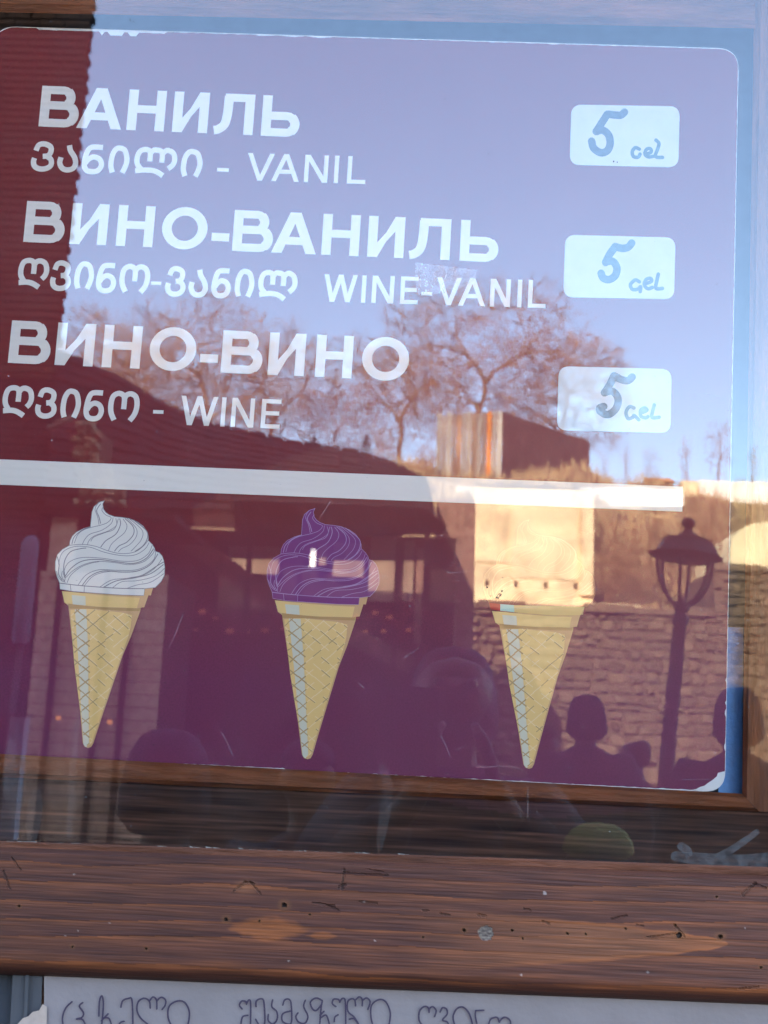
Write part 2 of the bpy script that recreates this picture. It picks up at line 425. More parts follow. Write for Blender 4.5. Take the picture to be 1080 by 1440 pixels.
mb.add([PP(1043.5, 1116, 0.031), PP(1068, 1141.5, 0.031), PP(1150, 1142, 0.026), PP(1150, -160, 0.026), PP(1073, -160, 0.026), PP(1063, -160, 0.031),
        PP(1043.5, 1116, 0.06), PP(1068, 1141.5, 0.06), PP(1150, 1142, 0.06), PP(1150, -160, 0.06), PP(1063, -160, 0.06), PP(1050, 1123, 0.026)],
       [(0, 11, 4, 5), (11, 1, 2, 3, 4), (0, 5, 10, 6), (2, 8, 9, 3), (0, 6, 7, 1, 11), (1, 7, 8, 2), (3, 9, 10, 5, 4)])
mb.build('moulding', m_brown_v, kiosk)
strip('moulding', ((-150, -120), (1062, -70)), ((-150, 14), (1062, 40)), 0.026, 0.058, m_brown, kiosk, 0.1, 0.004)
m_reb = mat('blue_black_board', (0.035, 0.042, 0.055), 0.8, 0.3, 30)
MB().add([PP(-260, -170, 0.056), PP(1160, -170, 0.056), PP(1160, 1150, 0.056), PP(-260, 1150, 0.056), PP(-260, -170, 0.06), PP(1160, -170, 0.06), PP(1160, 1150, 0.06), PP(-260, 1150, 0.06)],
         [(0, 3, 2, 1), (4, 5, 6, 7), (0, 1, 5, 4), (1, 2, 6, 5), (2, 3, 7, 6), (3, 0, 4, 7)]).build('back_panel', m_reb, kiosk)
m_blue = mat('blue_film', (0.13, 0.29, 0.56), 0.5, 0.12, 90, 0.1, 300, 0.3)
flat('blue_strip', [[(1012, 882), (1045.5, 882.5), (1043.6, 1120), (1010, 1119.5)]], 0.0500, m_blue, kiosk)

MB().add([PP(-160, 1360, -0.001), PP(1240, 1410, -0.001), PP(1240, 1400, 0.02), PP(-160, 1350, 0.02)], [(0, 1, 2, 3)]).build('drip_strip', m_dark, kiosk)
# the rest of the kiosk: walls, planks, floor plinth and roof with eaves
zg0 = PP(540, 1396, -0.005).z                      # under the rail
xl, xr = -1.7, 1.5
xa, xb = PP(-152, 700, -0.02).x, PP(1152, 700, -0.02).x
k_top = PP(540, -160, 0).z
MB().box(xl, xr, 0.5, 1.9, 0.0, 2.6).build('rear_wall', m_plank, kiosk)
MB().box(xl + 0.02, xr - 0.02, 0.062, 0.498, k_top + 0.002, 2.598).build('head_wall', m_plank, kiosk)
nb = 7
for i in range(nb):                                # planks beside and under the window
    z0 = 0.12 + i * (zg0 - 0.14 - 0.12) / nb; z1 = z0 + (zg0 - 0.14 - 0.12) / nb - 0.006
    MB().box(xl, xr, -0.012 + 0.002 * (i % 2), 0.06, z0, z1).build('plank', m_plank, kiosk)
for side in (0, 1):
    a, b = (xl, xa - 0.004) if side == 0 else (xb + 0.004, xr)
    MB().box(a, b, -0.014, 0.06, zg0 - 0.13, 2.6).build('window_post', m_plank, kiosk)
_a, _b = PP(-160, 1440, 0.012), PP(22, 1440, 0.012)
MB().box(_a.x, _b.x, 0.010, 0.03, zg0 - 0.13, zg0 + 0.02).build('shadow_gap', m_dark, kiosk)  # dark board put in for the shadow gap at the far left
MB().box(xa, xb, -0.012, 0.06, k_top + 0.002, 2.6).build('head_board', m_plank, kiosk)
MB().box(xl - 0.1, xr + 0.1, -0.16, 2.0, 2.602, 2.68).build('roof', mat('kiosk_roof_felt', (0.06, 0.05, 0.05), 0.9), kiosk)
MB().box(xl - 0.02, xr + 0.02, -0.03, 1.9, 0.001, 0.115).build('plinth', mat('plinth_concrete', (0.25, 0.24, 0.22), 0.9, 0.3, 8, 0.4), kiosk)

# glass, with dust and wear
def glass_mat():
    m, t, p = _nodes('window_glass'); out = t.nodes['Material Output']; t.nodes.remove(p)
    tr = t.nodes.new('ShaderNodeBsdfTransparent'); gl = t.nodes.new('ShaderNodeBsdfGlossy'); gl.inputs['Roughness'].default_value = 0.0
    tr.inputs[0].default_value = (0.985, 0.995, 0.99, 1)
    fr = t.nodes.new('ShaderNodeFresnel'); fr.inputs['IOR'].default_value = GLASS_IOR
    geo = t.nodes.new('ShaderNodeNewGeometry')
    # a slow wave in the pane
    tc = t.nodes.new('ShaderNodeTexCoord'); nz = t.nodes.new('ShaderNodeTexNoise'); nz.inputs['Scale'].default_value = 7; nz.inputs['Detail'].default_value = 1
    bp = t.nodes.new('ShaderNodeBump'); bp.inputs['Strength'].default_value = 1.0; bp.inputs['Distance'].default_value = 0.00006
    t.links.new(tc.outputs['Object'], nz.inputs[0]); t.links.new(nz.outputs[0], bp.inputs['Height']); t.links.new(bp.outputs[0], gl.inputs['Normal'])
    mx = t.nodes.new('ShaderNodeMixShader'); t.links.new(fr.outputs[0], mx.inputs[0]); t.links.new(tr.outputs[0], mx.inputs[1]); t.links.new(gl.outputs[0], mx.inputs[2])
    df = t.nodes.new('ShaderNodeBsdfDiffuse'); df.inputs[0].default_value = (0.55, 0.55, 0.56, 1)
    n2 = t.nodes.new('ShaderNodeTexNoise'); n2.inputs['Scale'].default_value = 9; n2.inputs['Detail'].default_value = 8; n2.inputs['Roughness'].default_value = 0.75
    mr = t.nodes.new('ShaderNodeMapRange'); mr.inputs['From Min'].default_value = 0.45; mr.inputs['From Max'].default_value = 0.8
    mr.inputs['To Min'].default_value = 0.0; mr.inputs['To Max'].default_value = 0.011
    t.links.new(tc.outputs['Object'], n2.inputs[0]); t.links.new(n2.outputs[0], mr.inputs[0])
    m2 = t.nodes.new('ShaderNodeMixShader'); t.links.new(mr.outputs[0], m2.inputs[0]); t.links.new(mx.outputs[0], m2.inputs[1]); t.links.new(df.outputs[0], m2.inputs[2])
    t.links.new(m2.outputs[0], out.inputs[0])
    return m

g = [PP(-151, -140, 0), PP(1151, -140, 0), PP(1151, 1226, 0), PP(-151, 1181.5, 0)]
glass = MB().add(g, [(0, 3, 2, 1)]).build('glass_pane', glass_mat(), kiosk)
m_dust = mat('pale_dust', (0.11, 0.09, 0.075), 0.95, 0.5, 300)
m_scuff = mat('white_scuff', (0.75, 0.72, 0.7), 0.8)
rnd = random.Random(3)
pl = []
x = -140
while x < 1150:
    w_ = rnd.uniform(3, 16); y0 = 1182.5 + 0.0344 * (x + 150) - 5 + 1.5
    h = rnd.uniform(0.4, 2.4) + (2.0 if 150 < x < 560 and rnd.random() < 0.4 else 0)
    pl.append([(x, y0 - h), (x + w_, y0 - h * rnd.uniform(0.3, 1.2) + 0.0344 * w_), (x + w_ + 1, y0 + 2.4 + 0.0344 * w_), (x, y0 + 2.4)]); x += w_ * rnd.uniform(0.9, 1.4)
tag(flat('dust', pl, -0.0008, m_dust, glass), kind='stuff')
# smears and specks on the pane
m_film = None
def film(name, col, a, nscale=120):
    m, t, p = _nodes(name); out = t.nodes['Material Output']; t.nodes.remove(p)
    tr = t.nodes.new('ShaderNodeBsdfTransparent'); df = t.nodes.new('ShaderNodeBsdfDiffuse'); df.inputs[0].default_value = (*col, 1)
    tc = t.nodes.new('ShaderNodeTexCoord'); nz = t.nodes.new('ShaderNodeTexNoise'); nz.inputs['Scale'].default_value = nscale; nz.inputs['Detail'].default_value = 5
    mr = t.nodes.new('ShaderNodeMapRange'); mr.inputs['From Min'].default_value = 0.35; mr.inputs['From Max'].default_value = 0.65
    mr.inputs['To Min'].default_value = a * 0.25; mr.inputs['To Max'].default_value = a
    mx = t.nodes.new('ShaderNodeMixShader'); t.links.new(tc.outputs['Object'], nz.inputs[0]); t.links.new(nz.outputs[0], mr.inputs[0])
    t.links.new(mr.outputs[0], mx.inputs[0]); t.links.new(tr.outputs[0], mx.inputs[1]); t.links.new(df.outputs[0], mx.inputs[2]); t.links.new(mx.outputs[0], out.inputs[0])
    return m
m_smear = film('grey_paste_smear', (0.075, 0.07, 0.07), 0.45)
m_tape = film('clear_tape_remnant', (0.6, 0.6, 0.65), 0.22, 500)
flat('smear', ribbon(spline([(988, 1216), (1020, 1200), (1048, 1182), (1064, 1170)]), lambda t: 12 - 4 * t, round_=True) +
     ribbon(spline([(950, 1204), (985, 1208), (1040, 1212), (1085, 1210)]), lambda t: 14 + 10 * t, round_=True), -0.0004, m_smear, glass)
flat('smear', ribbon(spline([(958, 1190), (966, 1196), (968, 1200)]), 12, round_=True), -0.0005, m_smear, glass)
m_wipe = film('faint_wipe_smear', (0.6, 0.55, 0.5), 0.022, 14)
for q, w0 in (([(536, 1075), (545, 1105), (540, 1150), (533, 1195)], 16), ([(112, 1000), (104, 1060), (100, 1130), (96, 1180)], 10), ([(16, 1040), (14, 1100), (20, 1150)], 20), ([(52, 1110), (48, 1150), (44, 1182)], 22)):
    flat('smear', ribbon(spline(q), lambda t, w0=w0: w0 * (0.35 + math.sin(math.pi * min(1, t * .9 + .05)) * .65)), -0.0005, m_wipe, glass)
flat('smear', ribbon(spline([(742, 1150), (742, 1100), (736, 1084), (715, 1078), (670, 1079)]), 1.6), -0.0005, film('pale_line_smear', (0.6, 0.45, 0.4), 0.08, 60), glass)
flat('tape_remnant', [[(585, 369), (672, 380), (668, 392), (655, 402), (640, 409), (622, 404), (618, 414), (588, 414), (583, 392)]], -0.0004, m_tape, glass)
pts = []
for i in range(45):
    a, b = rnd.uniform(583, 603), rnd.uniform(370, 413); r_ = rnd.uniform(0.5, 1.5); pts.append([(a - r_, b), (a, b - r_), (a + r_, b), (a, b + r_)])
pts += ribbon([(612, 388), (620, 402), (625, 412)], 1.2) + ribbon([(628, 386), (622, 400), (618, 412)], 1.2) + ribbon([(603, 395), (609, 404), (607, 414)], 1.0)
tag(flat('glue_speck', pts, -0.0006, film('glue_bits', (0.7, 0.7, 0.72), 0.55, 300), glass), kind='stuff')
sp = []
for i in range(420):
    a, b = rnd.uniform(-10, 1080), rnd.uniform(20, 1170) if i % 2 else rnd.uniform(600, 1170); r_ = rnd.choice([0.5, 0.6, 0.8, 1.2]); k = rnd.uniform(0.3, 1.0)
    sp.append([(a - r_, b), (a, b - r_ * k), (a + r_, b + 0.2), (a, b + r_ * k)])
for i in range(16):
    a, b = rnd.uniform(628, 660), rnd.uniform(778, 840); r_ = rnd.uniform(0.5, 1.0); sp.append([(a - r_ * 2, b), (a, b - r_ * 0.5), (a + r_ * 2, b - 0.3), (a, b + r_ * 0.5)])
for a, b, c_ in (((505, 848), (503, 850), 0), ((503, 960), (512, 968), 0), ((568, 925), (590, 910), 0), ((620, 1035), (633, 1064), 0), ((312, 1030), (327, 1062), 0), ((237, 912), (258, 862), 0),
                 ((465, 704), (450, 727), 0), ((1005, 1096), (960, 1096), 0), ((300, 1072), (312, 1078), 0), ((630, 806), (664, 803), 0), ((700, 858), (760, 852), 0), ((640, 1055), (655, 1048), 0), ((990, 553), (1012, 558), 0)):
    sp += ribbon([a, ((a[0] + b[0]) / 2 + 1, (a[1] + b[1]) / 2), b], 0.4)
tag(flat('scratch', sp, -0.0007, film('pale_scratch', (0.65, 0.6, 0.6), 0.24, 60), glass), kind='stuff')
bl = []
for a, b, r_ in ((685, 826, 1.2), (706, 831, 1.6), (703, 837, 1), (690, 838, 0.8), (707, 812, 0.9), (699, 840, 1.4), (868, 228, 0.9), (863, 227, 1.2), (183, 28, 1.0), (188, 30, 0.8), (240, 208, 0.9), (626, 139, 0.8), (687, 216, 0.9)):
    bl.append([(a - r_, b), (a, b - r_ * 1.3), (a + r_, b), (a, b + r_ * 1.3)])
bl += ribbon([(697, 841), (702, 834), (705, 836), (700, 842)], 1.0)
tag(flat('speck', bl, -0.0007, mat('black_speck', (0.01, 0.01, 0.01), 0.7), glass), kind='stuff')

# ================================================================ the price poster
YP = 0.046
def sag(px, py): return 0.0
poster = empty('price_poster', PP(460, 1090, YP)); tag(poster, 'maroon ice cream price poster with white lettering, three cones and worn edges', 'poster')
m_paper = mat('poster_paper_white', (0.78, 0.77, 0.76), 0.6, 0.05, 60)
m_white = mat('white_print', (0.80, 0.73, 0.655), 0.5)
def poster_mat():
    m, t, p = _nodes('maroon_print_sky_tint'); p.inputs['Roughness'].default_value = 0.5; p.inputs['Specular IOR Level'].default_value = 0.25
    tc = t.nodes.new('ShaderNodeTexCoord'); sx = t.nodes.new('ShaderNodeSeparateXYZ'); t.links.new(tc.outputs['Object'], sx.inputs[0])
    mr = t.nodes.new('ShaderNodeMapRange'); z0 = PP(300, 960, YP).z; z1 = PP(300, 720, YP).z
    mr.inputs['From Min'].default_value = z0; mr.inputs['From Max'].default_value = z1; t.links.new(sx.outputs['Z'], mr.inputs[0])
    rp = t.nodes.new('ShaderNodeValToRGB'); rp.color_ramp.elements[0].color = (0.17, 0.022, 0.075, 1); rp.color_ramp.elements[1].color = (0.175, 0.005, 0.009, 1)  # violet at the bottom: bluish reflected light put into the print colour
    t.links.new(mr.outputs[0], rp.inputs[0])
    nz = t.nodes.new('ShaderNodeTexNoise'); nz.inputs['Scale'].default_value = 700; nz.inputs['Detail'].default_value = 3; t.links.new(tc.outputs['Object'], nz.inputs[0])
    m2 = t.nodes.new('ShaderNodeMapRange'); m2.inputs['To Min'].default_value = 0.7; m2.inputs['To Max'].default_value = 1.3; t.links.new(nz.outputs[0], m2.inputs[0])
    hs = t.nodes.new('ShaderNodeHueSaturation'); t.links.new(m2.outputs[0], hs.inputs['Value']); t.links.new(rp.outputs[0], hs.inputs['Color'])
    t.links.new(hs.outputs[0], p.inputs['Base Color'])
    return m
def LY(k): return YP - 0.00018 * k
sheet = rrect([(-7, 36.5), (1039, 68.5), (1019.5, 1114.5), (-104, 1058)], 30, 8)
vs, fs = union_mesh([sheet], LY(0)); me = mesh('sheet', vs, fs); link('sheet', me, m_paper, poster)
# printed face: the same outline pulled in by a worn, uneven border
def worn(poly, base=1.2, amp=1.6):
    out = []; n = len(poly)
    for i in range(n):
        a, b = poly[i], poly[(i + 1) % n]; L = math.hypot(b[0] - a[0], b[1] - a[1]); k = max(1, int(L / 4))
        for j in range(k):
            t = j / k; x, y = a[0] + (b[0] - a[0]) * t, a[1] + (b[1] - a[1]) * t
            cx, cy = 465 - x, 575 - y
            ins = base + amp * max(0, NZ(x / 14, y / 14, 5)) + 0.5 * NZ(x / 4, y / 4, 2)
            if y < 80: # top
                w_ = 0.4 + (2.2 if 55 < x < 232 else 0) + (2.0 if 360 < x < 465 else 0) * max(0, NZ(x / 20, 1, 3) + 0.4) + (5 if 142 < x < 192 and NZ(x / 9, 0, 8) > -0.1 else 0)
                out.append((x, y + ins * 0.55 + w_))
            elif x > 1000 and y < 1085:
                out.append((x - ins * 0.55 - (1.5 if 955 < y < 1070 and NZ(0, y / 12, 4) > 0.1 else 0), y))
            elif x > 985 and y >= 1085:
                out.append((x - 8 - 4 * NZ(x / 5, y / 5, 1) - (y - 1085) * 0.35, y - 5 - 3 * NZ(x / 6, y / 6, 7)))
            elif y > 1050:
                out.append((x, y - ins - (1.4 if x < 110 else 0) - (1.2 if 250 < x < 400 else 0)))
            else: out.append((x + ins, y))
    return out
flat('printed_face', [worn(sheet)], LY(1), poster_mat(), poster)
flat('white_band', [[(-62, 643.4), (960, 684.4), (959.5, 719.5), (-66, 679)]], LY(2), m_white, poster)

# ---- letters
def lean(x): return 0.103 - 0.000085 * x
def place(polys, x0, yb, slope):
    """local px polygons (x right, y up from the baseline) -> photograph pixels"""
    k = lean(x0)
    return [[(x0 + x + y * k, yb + x * slope - y) for x, y in p] for p in polys]
def arc(cx, cy, rx, ry, a0, a1, n=10):
    return [(cx + rx * math.cos(R(a0 + (a1 - a0) * i / n)), cy + ry * math.sin(R(a0 + (a1 - a0) * i / n))) for i in range(n + 1)]
def quad(x0, y0, x1, y1): return [[(x0, y0), (x1, y0), (x1, y1), (x0, y1)]]
def bold(ch, w_, h, t, s):
    """t: stem thickness, s: bar thickness"""
    if ch == 'В':
        m = 0.53 * h
        p = quad(0, 0, t, h)
        r1 = (h - s / 2 - m) / 2; r2 = (m - s / 2) / 2
        p += ribbon([(t * 0.5, h - s / 2)] + arc(w_ * 0.88 - t / 2 - r1 * 0.95, m + r1, r1 * 0.95, r1, 90, -90), s) + quad(t * .5, m - s / 2, w_ * .5, m + s / 2)
        p += ribbon([(t * 0.5, m)] + arc(w_ - t / 2 - r2, s / 2 + r2, r2, r2, 90, -90) + [(t * 0.5, s / 2)], s * 1.04)
        # thicken the bowls on their right side
        p += ribbon(arc(w_ * 0.88 - t / 2 - r1 * 0.95, m + r1, r1 * 0.95, r1, 55, -55), t * 0.98) + ribbon(arc(w_ - t / 2 - r2, s / 2 + r2, r2, r2, 55, -55), t)
        return p
    if ch == 'А':
        a = w_ / 2; k = t * 1.12
        return [[(0, 0), (k, 0), (a + k * .42, h), (a - k * .52, h)], [(w_, 0), (w_ - k, 0), (a - k * .42, h), (a + k * .52, h)], [(w_ * .2, h * .21), (w_ * .8, h * .21), (w_ * .74, h * .21 + s), (w_ * .26, h * .21 + s)]]
    if ch == 'Н': return quad(0, 0, t, h) + quad(w_ - t, 0, w_, h) + quad(t * .5, h * .43, w_ - t * .5, h * .43 + s)
    if ch == 'И': return quad(0, 0, t, h) + quad(w_ - t, 0, w_, h) + [[(t * .5, 0), (t * 1.05, 0), (w_ - t * .5, h), (w_ - t * 1.05, h)], [(t*.6,0),(t*1.1,h*.02),(w_-t*.6,h),(w_-t*1.1,h*.98)], [(t * .9, h * .1), (t * .9, h * .33), (w_ - t * .9, h * .9), (w_ - t * .9, h * .67)]]
    if ch == 'Л':
        p = quad(w_ - t, 0, w_, h) + quad(w_ * .24, h - s, w_ - t * .5, h)
        p += ribbon(spline([(w_ * .24 + t * .42, h - s * .3), (w_ * .23 + t * .38, h * .5), (w_ * .19 + t * .3, h * .24), (w_ * .1 + t * .1, s * .62), (0, s * .45)], 5), lambda u: t * (1 - 0.1 * u))
        return p
    if ch == 'Ь':
        r2 = (0.6 * h - s) / 2
        return quad(0, 0, t, h) + ribbon([(t * .5, 0.6 * h - s / 2)] + arc(w_ - t / 2 - r2, s / 2 + r2, r2, r2, 90, -90) + [(t * .5, s / 2)], s * 1.04) + ribbon(arc(w_ - t / 2 - r2, s / 2 + r2, r2, r2, 55, -55), t)
    if ch == 'О': 
        o = arc(w_ / 2, h / 2, w_ / 2 + .5, h / 2 + 1, 0, 360, 32)[:-1]; i_ = arc(w_ / 2, h / 2, w_ / 2 - t, h / 2 - s, 0, 360, 32)[:-1]
        return [[o[k], o[(k + 1) % 32], i_[(k + 1) % 32], i_[k]] for k in range(32)]
    if ch == '-': return quad(0, h * .22, w_, h * .22 + s * 1.05)
def thin(ch, w_, h, t):
    s = t * .95
    if ch == 'V': return [[(0, h), (t * 1.15, h), (w_ / 2 + t * .3, t * .6), (w_ / 2 + t * .55, 0), (w_ / 2 - t * .55, 0)], [(w_, h), (w_ - t * 1.15, h), (w_ / 2 - t * .3, t * .6), (w_ / 2 - t * .55, 0), (w_ / 2 + t * .55, 0)]]
    if ch == 'A': return [[(0, 0), (t * 1.12, 0), (w_ / 2 + t * .3, h - t * .6), (w_ / 2 + t * .6, h), (w_ / 2 - t * .6, h)], [(w_, 0), (w_ - t * 1.12, 0), (w_ / 2 - t * .3, h - t * .6), (w_ / 2 - t * .6, h), (w_ / 2 + t * .6, h)]] + quad(w_ * .2, h * .28, w_ * .8, h * .28 + s)
    if ch == 'N': return quad(0, 0, t, h) + quad(w_ - t, 0, w_, h) + [[(0, h), (t * 1.25, h), (w_, 0), (w_ - t * 1.25, 0)]]
    if ch == 'I': return quad(0, 0, t, h)
    if ch == 'L': return quad(0, 0, t, h) + quad(t * .5, 0, w_, s)
    if ch == 'E': return quad(0, 0, t, h) + quad(t * .5, 0, w_, s) + quad(t * .5, h - s, w_, h) + quad(t * .5, h * .52 - s / 2, w_ * .93, h * .52 + s / 2)
    if ch == 'W':
        p = []
        for a, b in (((t * .55, h), (w_ * .27, 0)), ((w_ * .27, 0), (w_ * .5, h)), ((w_ * .5, h), (w_ * .73, 0)), ((w_ * .73, 0), (w_ - t * .55, h))):
            p += [[(a[0] - t * .55, a[1]), (a[0] + t * .55, a[1]), (b[0] + t * .55, b[1]), (b[0] - t * .55, b[1])]]
        return p
GEO = {
 'v': [[(.08, .28), (.2, .06), (.5, 0), (.85, .1), (.9, .3), (.76, .46), (.48, .5)], [(.72, .49), (.95, .62), (.97, .84), (.72, .98), (.35, 1), (.08, .9), (0, .72), (.04, .58)]],
 'a': [[(.5, 0), (.6, .22), (.88, .47), (.99, .72), (.85, .93), (.5, 1), (.17, .93), (0, .72), (.05, .5)]],
 'n': [[(1, 0), (.45, 0), (.2, .08), (.05, .35), (0, .72), (.15, .94), (.5, 1), (.85, .93), (1, .7), (.86, .48), (.52, .4), (.22, .5), (.05, .66)]],
 'i': [[(.15, 1), (.02, .72), (.06, .3), (.27, .04), (.55, 0), (.84, .1), (1, .42), (.96, .7), (.78, 1)]],
 'gh': [[(.2, .84), (.03, .6), (0, .33), (.08, .08), (.26, 0), (.43, .03), (.5, .16), (.5, .5)], [(.5, .16), (.58, .04), (.74, 0), (.93, .1), (1, .35), (.95, .55), (.84, .68)], [(-.04, .85), (.28, .82), (.52, .87), (.76, 1)]],
 'l': [[(.17, .83), (.02, .6), (0, .3), (.06, .08), (.18, 0), (.3, .03), (.34, .14), (.34, .46)], [(.34, .14), (.41, .02), (.5, 0), (.62, .04), (.66, .16), (.66, .49)], [(.66, .15), (.73, .03), (.83, 0), (.96, .12), (1, .38), (.95, .58), (.84, .72)], [(-.03, .85), (.28, .8), (.52, .84), (.72, 1)]],
 'o': [[(.17, 1), (.03, .72), (0, .4), (.06, .12), (.24, 0), (.42, .04), (.5, .18), (.5, .58)], [(.5, .18), (.58, .04), (.76, 0), (.94, .12), (1, .42), (.94, .74), (.77, 1)]],
}
def geo(ch, x0, x1, top, bot, t=7.4):
    w_, h = x1 - x0, bot - top; out = []
    for st in GEO[ch]:
        pts = [(t / 2 + a * (w_ - t), h - (t / 2 + b * (h - t))) for a, b in st]
        # let straight ends run to the box edge
        out += ribbon(spline(pts, 5), t)
    return place(out, x0, bot, 0.042)
def line_bold(name, items, base, h, t, s):
    (xa_, ya_), (xb_, yb_) = base; sl = (yb_ - ya_) / (xb_ - xa_); P = []
    for ch, x0, x1 in items: P += place(bold(ch, x1 - x0, h, t, s), x0, ya_ + (x0 - xa_) * sl, sl)
    flat('lettering', P, LY(3), m_white, poster)
def thin_items(items, base, h, t):
    (xa_, ya_), (xb_, yb_) = base; sl = (yb_ - ya_) / (xb_ - xa_); P = []
    for ch, x0, x1 in items: P += place(thin(ch, x1 - x0, h, t), x0, ya_ + (x0 - xa_) * sl, sl)
    return P
line_bold('a', [('В', 54, 109), ('А', 107, 170), ('Н', 177.5, 230), ('И', 241.5, 291), ('Л', 300, 355), ('Ь', 366.5, 420)], ((54, 177.5), (421, 193)), 57, 13.2, 11.0)
line_bold('b', [('В', 32.5, 89), ('И', 97.5, 149), ('Н', 162.5, 214), ('О', 226, 289), ('-', 296, 321), ('В', 326, 382.5), ('А', 381, 444), ('Н', 451.5, 504), ('И', 516, 567), ('Л', 575, 632), ('Ь', 646, 700)], ((32.5, 340), (646, 366.5)), 57.5, 13.2, 11.0)
line_bold('c', [('В', 11, 69), ('И', 76.5, 130), ('Н', 142.5, 196), ('О', 208.5, 273), ('-', 280, 305), ('В', 310, 367.5), ('И', 376, 427), ('Н', 442.5, 494), ('О', 508, 573)], ((11, 510), (510, 533)), 59.5, 13.4, 11.2)
P = geo('v', 42, 75, 198, 240.5) + geo('a', 79, 109, 200, 242) + geo('n', 113.5, 145, 202.5, 244.5) + geo('i', 150.5, 180, 204, 246) + geo('l', 187, 247, 206, 249) + geo('i', 252.5, 283, 209, 251)
P += [[(305.5, 236), (322, 236.7), (321.5, 241.7), (305, 241)]]
P += thin_items([('V', 346, 384), ('A', 381, 420), ('N', 427, 460), ('I', 469, 474), ('L', 487.5, 513.5)], ((346, 253.5), (513, 258.8)), 38.5, 6.0)
flat('lettering', P, LY(3), m_white, poster)
P = geo('gh', 23, 66.5, 362, 406.5) + geo('v', 69, 98.5, 365.5, 408.5) + geo('i', 102.5, 130, 367, 409) + geo('n', 133.5, 162, 369, 412) + geo('o', 166, 209, 370.5, 413.5)
P += [[(212.5, 395.6), (227, 396.2), (226.5, 401.2), (212, 400.6)]]
P += geo('v', 231, 260, 373.5, 416.5) + geo('a', 264, 291.5, 375, 418) + geo('n', 296, 323.5, 376.5, 419) + geo('i', 328.5, 356, 377.5, 420) + geo('l', 361.5, 416.5, 379, 423)
P += thin_items([('W', 454, 501), ('I', 507.5, 513), ('N', 522, 553), ('E', 562, 587), ], ((454, 424), (767, 433.3)), 38.5, 6.0)
P += [[(592.5, 410.5), (608, 411), (607.7, 415.8), (592.2, 415.3)]]
P += thin_items([('V', 613, 648), ('A', 644, 682), ('N', 688.5, 717), ('I', 727, 732), ('L', 742, 767)], ((454, 424), (767, 433.3)), 39, 6.1)
flat('lettering', P, LY(3), m_white, poster)
P = geo('gh', 1, 45, 541, 587) + geo('v', 48, 78.5, 544, 588) + geo('i', 83, 111.5, 546, 590) + geo('n', 116, 144.8, 548, 592) + geo('o', 150, 194, 549, 594)
P += [[(215.5, 576.5), (230, 577.1), (229.7, 582), (215.2, 581.4)]]
P += thin_items([('W', 252, 304), ('I', 309.5, 315), ('N', 324, 356), ('E', 366, 393)], ((252, 597.3), (393, 603)), 41, 6.1)
flat('lettering', P, LY(3), m_white, poster)

# ---- price stickers with marker pen prices
m_stick = mat('price_sticker_white', (0.64, 0.65, 0.65), 0.55, 0.04, 40)
m_ink = mat('faded_blue_green_marker', (0.07, 0.18, 0.20), 0.6, 0.25, 180)
m_ink2 = mat('blue_grey_marker', (0.07, 0.13, 0.16), 0.6, 0.25, 180)
def hand(strokes, off, sc_, wd):
    out = []
    for st in strokes:
        pts = [(off[0] + x / sc_, off[1] + y / sc_) for x, y in st]
        out += ribbon(spline(pts, 5), wd, round_=True)
    return out
ST = [
 ([(803.5, 147), (956, 149.5), (954, 235.5), (801, 232)], (790, 130),
  [[(530, 165), (500, 190), (450, 190), (390, 182)], [(385, 182), (345, 245), (310, 300), (290, 330)], [(290, 330), (345, 318), (395, 360), (408, 430), (385, 490), (330, 508), (270, 470), (252, 410)]],
  [[(655, 478), (620, 466), (595, 500), (605, 540), (645, 545), (660, 520)], [(705, 522), (752, 505), (748, 475), (715, 480), (702, 520), (730, 543), (775, 538)], [(795, 402), (820, 430), (808, 480), (790, 540), (850, 548)]],
  'white price sticker with a blue grey 5 and small gel, topmost of the three'),
 ([(795, 330), (950, 334), (948, 421), (792, 418)], (780, 320),
  [[(650, 130), (620, 165), (570, 175), (510, 160)], [(510, 162), (465, 225), (430, 295)], [(430, 290), (490, 285), (525, 340), (510, 405), (460, 438), (410, 425), (392, 385)]],
  [[(715, 458), (680, 442), (640, 480), (655, 520), (700, 520), (725, 498), (722, 540)], [(757, 475), (815, 455), (808, 428), (770, 440), (757, 485), (785, 515), (825, 505)], [(875, 392), (862, 450), (855, 512), (910, 513)]],
  'white price sticker with blue 5 Gel beside the second flavour'),
 ([(786, 515), (944.5, 519), (943, 609), (783, 605)], (775, 505),
  [[(685, 150), (650, 180), (600, 175), (530, 140)], [(530, 142), (495, 215), (450, 285)], [(450, 282), (520, 272), (565, 335), (548, 415), (480, 468), (415, 440), (410, 412), (445, 400)]],
  [[(700, 412), (660, 402), (632, 450), (650, 502), (690, 490), (700, 475), (740, 512)], [(757, 455), (808, 432), (790, 412), (757, 432), (757, 480), (795, 495), (818, 485)], [(870, 385), (857, 440), (852, 492), (912, 490)]],
  'white price sticker with a 5 Gel price, lowest of the three'),
]
for i, (q, off, five, gel, lab) in enumerate(ST):
    s_ = flat('price_sticker', [rrect(q, 15, 7)], LY(3), m_stick, poster)
    tag(s_, lab)
    flat('price_mark', hand(five, off, 6, 10.6), LY(4), m_ink2 if i != 1 else m_ink, s_)
    flat('price_mark', hand(gel, off, 6, 5.0), LY(4), m_ink, s_)

